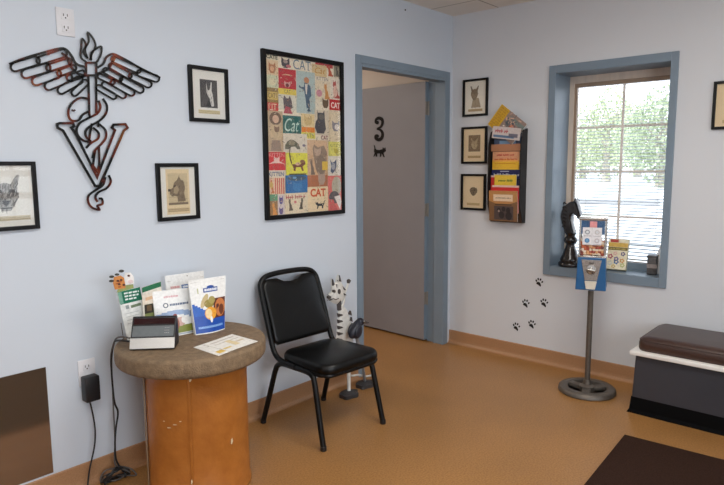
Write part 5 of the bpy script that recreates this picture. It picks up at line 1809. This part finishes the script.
# paw print decals
TOES = [(-0.62, 0.30, 0.20, 0.30, 20), (-0.16, 0.72, 0.20, 0.30, 5), (0.42, 0.66, 0.20, 0.30, -15), (0.86, 0.16, 0.19, 0.28, -35)]
paws = [((539, 282.6), 'topmost black paw print decal, nearest under the window corner'),
        ((525.6, 303.7), 'left black paw print decal of the middle pair'),
        ((544, 303.2), 'right black paw print decal of the middle pair'),
        ((516.2, 327), 'left black paw print decal of the lowest pair'),
        ((531.7, 324.6), 'right black paw print decal of the lowest pair')]
for (px_, py_), lb in paws:
    a, b = RW(px_, py_)
    t = MB()
    s = 0.030

    def ell(cx, cy, rx, ry, rot, n_=16):
        P = []
        for k in range(n_):
            q = 2 * PI * k / n_
            x, y = rx * math.cos(q), ry * math.sin(q)
            P.append(((cx + x * math.cos(R(rot)) - y * math.sin(R(rot))) * s, (cy + x * math.sin(R(rot)) + y * math.cos(R(rot))) * s))
        return P
    for cx, cy, rx, ry, rot in TOES:
        t.prism(ell(cx - .05, cy + .1, rx, ry, rot), 0, 0.0012)
    t.prism(smooth_path([(p[0] * s, p[1] * s) for p in [(-0.62, -0.12), (-0.3, 0.16), (0.1, 0.12), (0.38, -0.2), (0.52, -0.62), (0.42, -0.92), (0.1, -0.72), (-0.28, -0.5), (-0.58, -0.42)]], 4, True), 0, 0.0012)
    o = obj('paw_decal', t, 'paw')
    tag(o, lb + ', on the right wall', 'paw print', 'paw print decals on the right wall')
    o.location = (-0.0002, -a, b)
    o.rotation_euler = (R(90), 0, R(-90))

# ------------------------------------------------------------------ gumball machine
gx_, gy_ = -0.338, -1.235
gm = thing('candy_machine', 'blue coin candy dispenser on a grey pole with round iron base', 'candy machine', (gx_, gy_, 0), (0, 0, R(-72)))
# local: x to the right, -y toward the room/viewer
bs = MB()
ringp = [(0.112, 0.004), (0.118, 0.0), (0.166, 0.0), (0.170, 0.006), (0.166, 0.026), (0.156, 0.034), (0.124, 0.036), (0.114, 0.030), (0.112, 0.004)]
bs.lathe(ringp, 48)
for k in range(3):
    bs.rbox((0.075, 0, 0.018), (0.11, 0.05, 0.028), 0.006, 2, m=Matrix.Rotation(R(30 + 120 * k), 4, 'Z'))
bs.lathe([(0.045, 0.002), (0.045, 0.036), (0.026, 0.048), (0.022, 0.075)], 24)
obj('base', bs, 'ironwork', gm, 40)
obj('pole', MB().lathe([(0.0165, 0.05), (0.0165, 0.632)], 20), 'ironwork', gm, 40)
BZ0, BZ1, GZ1 = 0.650, 0.848, 1.066
hwb, dpb = 0.083, 0.076
cbm = MB()
cbm.add([(-hwb - .003, -dpb - .006, BZ0), (hwb + .003, -dpb - .006, BZ0), (hwb + .003, dpb, BZ0), (-hwb - .003, dpb, BZ0), (-hwb + .006, -dpb + .002, BZ1), (hwb - .006, -dpb + .002, BZ1), (hwb - .006, dpb - .002, BZ1), (-hwb + .006, dpb - .002, BZ1)],
        [(3, 2, 1, 0), (4, 5, 6, 7), (0, 1, 5, 4), (1, 2, 6, 5), (2, 3, 7, 6), (3, 0, 4, 7)])
obj('cabinet', cbm, 'gum_blue', gm, bevel=0.004)


def fy_(z):     # front surface of the cabinet at height z
    t = (z - BZ0) / (BZ1 - BZ0)
    return tri(-dpb - .006, -dpb + .002, t)


def fpoly(mb, pts, out0, out1, col=None):
    n_ = len(pts)
    vs = [(x, fy_(z) - out0, z) for x, z in pts] + [(x, fy_(z) - out1, z) for x, z in pts]
    fs = [tuple(range(n_, 2 * n_))] + [(i, (i + 1) % n_, n_ + (i + 1) % n_, n_ + i) for i in range(n_)]
    return mb.add(vs, fs, col)


obj('faceplate', fpoly(MB(), [(-0.034, 0.710), (0.034, 0.710), (0.056, 0.832), (-0.056, 0.832)], 0, 0.007), 'face', gm, bevel=0.001)
kn = MB()
KM = Matrix.Translation((0.0, fy_(0.775) - 0.007, 0.775)) @ Matrix.Rotation(R(90), 4, 'X')
kn.lathe([(0.028, 0), (0.028, 0.006), (0.014, 0.008), (0.012, 0.018), (0, 0.019)], 24, m=KM)
kn.rbox((0, 0, 0.020), (0.046, 0.010, 0.012), 0.003, 2, m=KM @ Matrix.Rotation(R(-8), 4, 'Z'))
obj('coin_knob', kn, 'chrome', gm, 40)
obj('coin_slot', fpoly(MB(), [(-0.014, 0.812), (0.014, 0.812), (0.014, 0.817), (-0.014, 0.817)], 0.007, 0.009), 'dark_slot', gm)
obj('chute_flap', fpoly(MB(), [(-0.025, 0.658), (0.025, 0.658), (0.034, 0.706), (-0.034, 0.706)], 0, 0.010), 'flap', gm, bevel=0.002)
pg = hwb - 0.012
for sx in (-1, 1):
    for sy in (-1, 1):
        obj('corner_post', MB().box(sx * pg - 0.005, sx * pg + 0.005, sy * (dpb - .012) - 0.005, sy * (dpb - .012) + 0.005, BZ1, GZ1), 'chrome', gm, bevel=0.001)
for sy in (-1, 1):
    obj('glass_pane', MB().box(-pg, pg, sy * (dpb - .012) - 0.001, sy * (dpb - .012) + 0.001, BZ1, GZ1), 'glass', gm)
for sx in (-1, 1):
    obj('glass_pane', MB().box(sx * pg - 0.001, sx * pg + 0.001, -dpb + .012, dpb - .012, BZ1, GZ1), 'glass', gm)
obj('lid', MB().rbox((0, 0, GZ1 + 0.009), (hwb * 2 - 0.006, dpb * 2 - 0.004, 0.020), 0.005, 3), 'chrome', gm, 40)
obj('collar', MB().rbox((0, 0, BZ1 + 0.003), (hwb * 2 - 0.008, dpb * 2 - 0.002, 0.010), 0.003, 2), 'chrome', gm, 40)
# blue display card behind the front glass and the price cards on it
yf = -dpb + .014
obj('display_card', MB().box(-pg + .006, pg - .006, yf, yf + 0.002, 0.985, GZ1 - 0.002), mat('teal_blue_card', (30, 84, 132), 0.5, var=(20, 0.06, 0.5)), gm)
cdm = MB()
fm4 = Matrix(((1, 0, 0, 0), (0, 0, -1, -dpb + 0.0095), (0, 1, 0, 0.008), (0, 0, 0, 1)))
cdm.rect(-0.018, 0.022, 1.01, 1.052, 0.0002, (222, 150, 150), fm4)
cdm.rect(-0.056, 0.05, 0.912, 1.016, 0.0005, (226, 224, 226), fm4)
for (cx, cz, col) in ((-0.03, 0.988, (150, 154, 160)), (0.024, 0.988, (196, 190, 190)), (-0.03, 0.938, (70, 130, 180)), (0.024, 0.938, (190, 180, 184))):
    P = [(cx + 0.014 * math.cos(k * PI / 8), cz + 0.014 * math.sin(k * PI / 8)) for k in range(16)]
    cdm.flat(P, 0.0008, col, fm4)
    P = [(cx + 0.008 * math.cos(k * PI / 8), cz + 0.008 * math.sin(k * PI / 8)) for k in range(16)]
    cdm.flat(P, 0.0011, (216, 218, 222) if col[0] > 100 else (110, 160, 196), fm4)
    cdm.scribble(cx - .02, cx + .02, cz - .024, 0.004, 0.0011, (130, 128, 136), fm4)
cdm.rect(-0.0042, -0.0034, 0.914, 1.014, 0.001, (176, 174, 180), fm4)
cdm.rect(-0.054, 0.048, 0.963, 0.9638, 0.001, (176, 174, 180), fm4)
obj('price_card', cdm, 'print', gm)
# candy filling
cn = MB()
cols = [(206, 110, 66), (176, 74, 50), (228, 172, 120), (236, 216, 188), (140, 60, 48), (222, 150, 96), (240, 228, 212), (236, 206, 170)]
z = BZ1 + 0.016
rows = 0
while z < 0.955:
    for iy, y in enumerate((-dpb + .026, -dpb + .042, 0.0, 0.03, dpb - .028)):
        for i in range(8):
            x = -pg + 0.014 + i * (2 * pg - 0.028) / 7 + random.uniform(-.003, .003)
            zz = z + random.uniform(-.003, .003)
            if zz > 0.945 + 0.01 * math.sin(x * 60):
                continue
            if 0 < iy < 4 and z < 0.93:
                continue
            m_ = Matrix.Translation((x, y + random.uniform(-.002, .002), zz)) @ Euler((random.uniform(0, 3), random.uniform(0, 3), 0)).to_matrix().to_4x4()
            cn.sphere((0, 0, 0), (0.0125, 0.0095, 0.008), random.choice(cols), m_, 8, 6)
    z += 0.0135
cn.box(-pg + .02, pg - .02, -dpb + .045, dpb - .035, BZ1, 0.93, (190, 110, 70))
o = obj('candy', cn, 'candy', gm, 60)
o['kind'] = 'stuff'

# ------------------------------------------------------------------ things on the window sill
SZ = iz0
# chess knight, about 0.45 m tall, muzzle to the right
kn_x, kn_y = 0.075, -0.925
kt_ = thing('chess_knight', 'large dark carved chess knight statue at the left end of the window sill', 'statue', (kn_x, kn_y, SZ), (0, 0, R(-90)))
base_prof = [(0.0, 0.0), (0.074, 0.0), (0.077, 0.006), (0.077, 0.022), (0.070, 0.030), (0.064, 0.036), (0.066, 0.048), (0.060, 0.060), (0.052, 0.080), (0.044, 0.105), (0.034, 0.130), (0.028, 0.150), (0.030, 0.156), (0.040, 0.164), (0.045, 0.178), (0.042, 0.194), (0.032, 0.204), (0.028, 0.212), (0.034, 0.222), (0.036, 0.232), (0.0, 0.236)]
obj('pedestal', MB().lathe(base_prof, 40), 'knight', kt_, 50)
hp = [(-0.028, 0.225), (-0.040, 0.250), (-0.055, 0.290), (-0.068, 0.338), (-0.061, 0.382), (-0.040, 0.415), (-0.015, 0.438), (0.012, 0.448), (0.028, 0.446), (0.034, 0.462), (0.042, 0.440), (0.050, 0.420), (0.058, 0.392), (0.068, 0.365), (0.073, 0.345), (0.068, 0.330), (0.054, 0.330), (0.044, 0.346), (0.024, 0.362), (0.010, 0.356), (0.006, 0.332), (0.011, 0.298), (0.022, 0.260), (0.026, 0.225)]
hp = smooth_path(hp, 2, True)
KP = Matrix(((1, 0, 0, 0), (0, 0, -1, 0), (0, 1, 0, 0), (0, 0, 0, 1)))
hm = MB()
n_ = len(hp)


def inset(poly, d):
    n2 = len(poly)
    ar_ = sum(poly[i][0] * poly[(i + 1) % n2][1] - poly[(i + 1) % n2][0] * poly[i][1] for i in range(n2))
    sg = 1 if ar_ > 0 else -1
    out = []
    for i in range(n2):
        a, b, c = Vector(poly[i - 1]), Vector(poly[i]), Vector(poly[(i + 1) % n2])
        t1, t2 = (b - a).normalized(), (c - b).normalized()
        nn_ = Vector((-t1.y - t2.y, t1.x + t2.x))
        nn_ = nn_.normalized() * sg if nn_.length > 1e-6 else Vector((0, 0))
        out.append((b.x + nn_.x * d, b.y + nn_.y * d))
    return out


lay = [(inset(hp, 0.009), -0.036), (inset(hp, 0.003), -0.030), (hp, -0.018), (hp, 0.018), (inset(hp, 0.003), 0.030), (inset(hp, 0.009), 0.036)]
vs, fs = [], []
for P, d in lay:
    vs += [(p[0], p[1], d) for p in P]
for i in range(len(lay) - 1):
    for k in range(n_):
        j = (k + 1) % n_
        fs.append((i * n_ + k, i * n_ + j, (i + 1) * n_ + j, (i + 1) * n_ + k))
for base_i, rev in ((0, True), (5, False)):
    for t in tessellate_polygon([[Vector((p[0], p[1], 0)) for p in lay[base_i][0]]]):
        fs.append(tuple(base_i * n_ + i for i in t))
hm.add(vs, fs, m=KP)
hd = obj('horse_head', hm, 'knight', kt_, 45)
dt = MB()
for k in range(7):     # carved mane locks
    a = 0.27 + k * 0.026
    dt.tube([(-0.060 + abs(a - .34) * .15, a, 0.030), (-0.040, a + 0.012, 0.038), (-0.022, a + 0.004, 0.0385)], [0.004, 0.006, 0.003], 8, m=KP)
obj('mane', dt, 'knight', hd, 60)
for s_ in (-1, 1):
    obj('eye', MB().sphere((0.022, 0.402, s_ * 0.036), (0.006, 0.005, 0.004), m=KP), 'knight', hd, 60)
for s_ in (-1, 1):
    obj('ear', MB().tube([(0.026, 0.438, s_ * 0.018), (0.030, 0.458, s_ * 0.020), (0.033, 0.474, s_ * 0.019)], [0.010, 0.007, 0.0015], 8, m=KP), 'knight', hd, 60)

bx0 = thing('display_box', 'colourful upright box with flower print on the window sill', 'box', (0.085, -1.232, SZ + 0.006), (R(-19), 0, R(-84)))
obj('carton', MB().box(-0.062, 0.062, -0.018, 0.018, 0, 0.205), mat('cream_carton', (196, 184, 150), 0.6, var=(20, 0.05, 0.5)), bx0, bevel=0.001)
am = MB()
F4 = Matrix(((1, 0, 0, 0), (0, 0, -1, -0.0183), (0, 1, 0, 0), (0, 0, 0, 1)))
am.rect(-0.061, 0.061, 0.001, 0.204, 0.0002, (232, 222, 192), F4)
am.rect(-0.061, 0.061, 0.128, 0.148, 0.0005, (122, 106, 44), F4)
am.rect(-0.061, 0.061, 0.150, 0.178, 0.0005, (214, 176, 84), F4)
am.rect(-0.05, 0.0, 0.180, 0.200, 0.0005, (184, 70, 60), F4)
am.scribble(-0.05, 0.05, 0.133, 0.010, 0.0008, (216, 200, 120), F4)
for cx, cz, r_, c_ in ((-0.04, 0.085, .015, (176, 70, 90)), (0.036, 0.105, .013, (84, 70, 120)), (-0.002, 0.070, .014, (110, 96, 150)), (0.0, 0.05, .015, (70, 110, 160)), (-0.04, 0.04, .016, (206, 206, 196)), (0.035, 0.06, .014, (206, 150, 80)), (0.04, 0.03, .014, (190, 190, 120)), (-0.012, 0.106, .012, (222, 180, 170)), (-0.015, 0.02, .012, (200, 170, 90))):
    P = [(cx + r_ * (1 + .2 * math.cos(5 * k * PI / 10)) * math.cos(k * PI / 10), cz + r_ * (1 + .2 * math.cos(5 * k * PI / 10)) * math.sin(k * PI / 10)) for k in range(20)]
    am.flat(P, 0.0006, c_, F4)
    P = [(cx + r_ * .45 * math.cos(k * PI / 5), cz + r_ * .45 * math.sin(k * PI / 5)) for k in range(10)]
    am.flat(P, 0.0009, (232, 222, 190), F4)
obj('front_print', am, 'print', bx0)

tn = thing('small_tin', 'small dull grey tin at the right end of the window sill', 'tin', (0.085, -1.455, SZ), (0, 0, R(-80)))
obj('tin_body', MB().rbox((0, 0, 0.058), (0.058, 0.05, 0.113), 0.008, 3), 'tin', tn, 40)
obj('tin_lid', MB().rbox((0, 0, 0.118), (0.062, 0.054, 0.014), 0.004, 3), 'tin', tn, 40)
obj('tin_band', MB().box(-0.0295, 0.0295, -0.0258, 0.0258, 0.045, 0.07), mat('pale_tin_band', (150, 140, 136), 0.5, var=(60, 0.3, 0.5)), tn)
cdx = thing('white_panel', 'small white triangular panel leaning behind the grey tin on the sill', 'card', (0.135, -1.475, SZ), (0, 0, R(-80)))
obj('panel_sheet', MB().prism([(-0.055, 0.0), (0.03, 0.0), (0.03, 0.215), (0.012, 0.20)], 0, 0.001, m=Matrix(((1, 0, 0, 0), (0, 0.12, -1, 0), (0, 1, 0, 0), (0, 0, 0, 1)))), 'plain_white_panel', cdx)  # flat white triangular sheet standing on the sill

# ------------------------------------------------------------------ bench on the right wall
bh = thing('storage_bench', 'charcoal storage bench with white rim and dark brown padded lid', 'bench', (0, 0, 0))
by0, by1 = -1.548, -2.62       # near the window / out of frame
xf, xb = -0.480, -0.035
bd_ = MB()
bd_.add([(xf - .004, by0 + .004, 0.085), (xb, by0 + .004, 0.085), (xb, by1, 0.085), (xf - .004, by1, 0.085), (xf + .006, by0 - .004, 0.335), (xb, by0 - .004, 0.335), (xb, by1, 0.335), (xf + .006, by1, 0.335)],
        [(0, 1, 2, 3), (7, 6, 5, 4), (4, 5, 1, 0), (5, 6, 2, 1), (6, 7, 3, 2), (7, 4, 0, 3)])
obj('body', bd_, 'bench', bh, bevel=0.006)
pl_ = MB()
pl_.add([(xf - .022, by0 + .022, 0.0), (xb + .005, by0 + .022, 0.0), (xb + .005, by1, 0.0), (xf - .022, by1, 0.0), (xf - .012, by0 + .012, 0.02), (xb, by0 + .012, 0.02), (xb, by1, 0.02), (xf - .010, by1, 0.02),
         (xf - .006, by0 + .006, 0.09), (xb, by0 + .006, 0.09), (xb, by1, 0.09), (xf - .006, by1, 0.09)],
        [(0, 1, 2, 3), (4, 5, 1, 0), (5, 6, 2, 1), (6, 7, 3, 2), (7, 4, 0, 3), (8, 9, 5, 4), (9, 10, 6, 5), (10, 11, 7, 6), (11, 8, 4, 7), (11, 10, 9, 8)])
obj('plinth', pl_, 'bench_base', bh)
obj('rim', MB().rbox(((xf + xb) / 2 - .006, (by0 + by1) / 2 + .006, 0.346), (xb - xf + 0.034, abs(by1 - by0) + 0.03, 0.025), 0.006, 2), 'bench_rim', bh, 40)
cpoly = []
r_ = 0.05
for (cx, cy, s0) in ((xb - r_, by0 - .006 - r_, 0), (xf + .004 + r_, by0 - .006 - r_, 90), (xf + .004 + r_, by1 + r_, 180), (xb - r_, by1 + r_, 270)):
    for k in range(7):
        a = R(s0 + 90 * k / 6)
        cpoly.append((cx + r_ * math.cos(a), cy + r_ * math.sin(a)))


def slab_pad(poly, z0_, prof_):
    vs, fs = [], []
    n2 = len(poly)
    for d, z in prof_:
        P = inset(poly, d) if d else poly
        vs += [(p[0], p[1], z0_ + z) for p in P]
    for i in range(len(prof_) - 1):
        for k in range(n2):
            j = (k + 1) % n2
            fs.append((i * n2 + k, i * n2 + j, (i + 1) * n2 + j, (i + 1) * n2 + k))
    fs.append(tuple((len(prof_) - 1) * n2 + k for k in range(n2)))
    fs.append(tuple(range(n2 - 1, -1, -1)))
    return MB().add(vs, fs)


obj('padded_lid', slab_pad(cpoly, 0.360, [(0.004, 0.0), (0.0, 0.012), (0.0, 0.040), (0.006, 0.058), (0.018, 0.070), (0.034, 0.076), (0.048, 0.079)]), 'bench_pad', bh, 50)
pipe = MB().tube([(p[0], p[1], 0.360 + 0.058) for p in inset(cpoly, 0.005)], 0.0035, 6, True)
obj('piping', pipe, 'bench_pad', bh, 60)

# floor mat
mt = thing('floor_mat', 'dark brown entrance mat lying on the orange floor at lower right', 'mat', (-0.835, -1.627, 0), (0, 0, R(3.4)))
obj('pile', MB().rbox((-0.80, -0.60, 0.006), (1.60, 1.20, 0.010), 0.003, 2), 'mat', mt)
obj('rubber_edge', MB().rbox((-0.80, -0.60, 0.003), (1.604, 1.204, 0.005), 0.002, 2), 'bench_base', mt)

m2 = thing('floor_mat', 'added unseen dark mat in front of the metal sheet, placed to darken its reflection', 'mat', (-3.1, -1.53, 0))  # added out of frame so the metal sheet has something dark to reflect
obj('pile', MB().rbox((0, 0, 0.006), (1.6, 1.40, 0.010), 0.003, 2), 'mat', m2)
obj('rubber_edge', MB().rbox((0, 0, 0.003), (1.604, 1.404, 0.005), 0.002, 2), 'black_plastic', m2)

# ------------------------------------------------------------------ outside the window
g = struct('ground', MB().box(0.3, 160, -110, 150, -0.4, -0.25).box(-40, 0.3, -110, YF - 0.15, -0.4, -0.25), 'grass')
kb = obj('kerb', MB().rbox((0, 0, 0.10), (0.4, 5.5, 0.22), 0.03, 2), 'kerb')
tag(kb, 'grey concrete kerb out in the bright yard beyond the window', 'kerb')
kb.location = (21.0, 7.2, -0.25)
kb.rotation_euler = (0, 0, R(20))


def tree(label, px, dist, hgt, wid, m_, base_z=-0.25, seed=0):
    rnd = random.Random(seed)
    d = CF + CR * ((px - 362) / FPX)
    d.z = 0
    d.normalize()
    p = CAM + d * dist
    t = thing('tree', label, 'tree', (p.x, p.y, base_z), (0, 0, 0), 'trees beyond the window')
    tk = MB().tube([(0, 0, 0), (0.1, 0.05, hgt * .3), (0.0, 0.1, hgt * .7)], [wid * .06, wid * .045, wid * .02], 8)
    for k in range(5):
        a = k * 1.3
        tk.tube([(0, 0, hgt * (.3 + .07 * k)), (math.cos(a) * wid * .3, math.sin(a) * wid * .3, hgt * (.5 + .08 * k))], [wid * .025, wid * .008], 6)
    obj('trunk', tk, 'bark', t, 60)
    lf = MB()
    for k in range(2600):
        while True:
            v = Vector((rnd.uniform(-1, 1), rnd.uniform(-1, 1), rnd.uniform(-1, 1)))
            if 0.25 < v.length < 1 * (0.85 + 0.2 * math.sin(5 * v.x + seed) * math.cos(4 * v.y)):
                break
        c = Vector((v.x * wid / 2, v.y * wid / 2, hgt * .50 + v.z * hgt * .50))
        s_ = wid * rnd.uniform(.016, .032)
        m4 = Matrix.Translation(c) @ Euler((rnd.uniform(0, 6), rnd.uniform(0, 6), rnd.uniform(0, 6))).to_matrix().to_4x4()
        lf.add([(-s_, 0, 0), (0, -s_ * .6, s_ * .2), (s_, 0, 0), (0, s_ * .6, s_ * .2)], [(0, 1, 2, 3)], m=m4)
    obj('foliage', lf, m_, t)
    return t


tree('tallest pale green tree seen through the upper left window panes', 603, 62, 8.8, 7.0, 'leaf', seed=1)
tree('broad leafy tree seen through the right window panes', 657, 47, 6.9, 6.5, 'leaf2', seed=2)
tree('lower bushy tree seen behind the left edge of the panes', 580, 74, 6.6, 7.0, 'leaf', seed=3)
tree('low light green tree at the middle of the window view', 634, 84, 9.4, 9.0, 'leaf', seed=4)

# ------------------------------------------------------------------ light
scene = bpy.context.scene
w = bpy.data.worlds.new('world')
scene.world = w
w.use_nodes = True
nt = w.node_tree
bg = nt.nodes['Background']
tc = nt.nodes.new('ShaderNodeTexCoord')
sep = nt.nodes.new('ShaderNodeSeparateXYZ')
nt.links.new(tc.outputs['Generated'], sep.inputs[0])
rp = nt.nodes.new('ShaderNodeValToRGB')
rp.color_ramp.elements[0].position = 0.0
rp.color_ramp.elements[0].color = (0.95, 0.97, 1.0, 1)
rp.color_ramp.elements[1].position = 0.6
rp.color_ramp.elements[1].color = (0.62, 0.78, 1.0, 1)
nt.links.new(sep.outputs['Z'], rp.inputs['Fac'])
nt.links.new(rp.outputs['Color'], bg.inputs['Color'])
bg.inputs['Strength'].default_value = 3.2


def area(name, loc, target, sx, sy, power, col):
    l = bpy.data.lights.new(name, 'AREA')
    l.shape = 'RECTANGLE'
    l.size, l.size_y = sx, sy
    l.energy = power
    l.color = col
    o = bpy.data.objects.new(name, l)
    C.objects.link(o)
    o.location = loc
    o.rotation_euler = (Vector(target) - Vector(loc)).to_track_quat('-Z', 'Y').to_euler()
    return o


area('ceiling_fluorescent_light', (-2.0, -1.9, H - 0.02), (-2.0, -1.9, 0), 1.2, 0.6, 32, (1.0, 0.97, 0.92))
area('ceiling_fluorescent_light', (-4.0, -1.9, H - 0.02), (-4.0, -1.9, 0), 1.2, 0.6, 26, (1.0, 0.97, 0.92))
area('cool_fill_light', (-3.6, YF + 0.05, 1.4), (-2.9, 0, 1.2), 1.8, 1.9, 64, (0.84, 0.92, 1.0))  # added cool light just inside the front wall; no entrance is built
area('room_beyond_light', (-1.2, 1.6, H - 0.02), (-1.2, 1.6, 0), 0.6, 0.6, 22, (1.0, 0.9, 0.8))
sun = bpy.data.lights.new('sun', 'SUN')
sun.energy = 4.0
sun.angle = R(1)
so_ = bpy.data.objects.new('sun', sun)
C.objects.link(so_)
so_.rotation_euler = Vector((0.6, -0.25, -0.75)).to_track_quat('-Z', 'Y').to_euler()

scene.view_settings.view_transform = 'Standard'
scene.view_settings.look = 'None'
scene.view_settings.exposure = 0.0
scene.cycles.use_denoising = True
scene.cycles.max_bounces = 10
scene.cycles.transparent_max_bounces = 24
scene.cycles.sample_clamp_indirect = 6
scene.cycles.caustics_reflective = False
scene.cycles.caustics_refractive = False
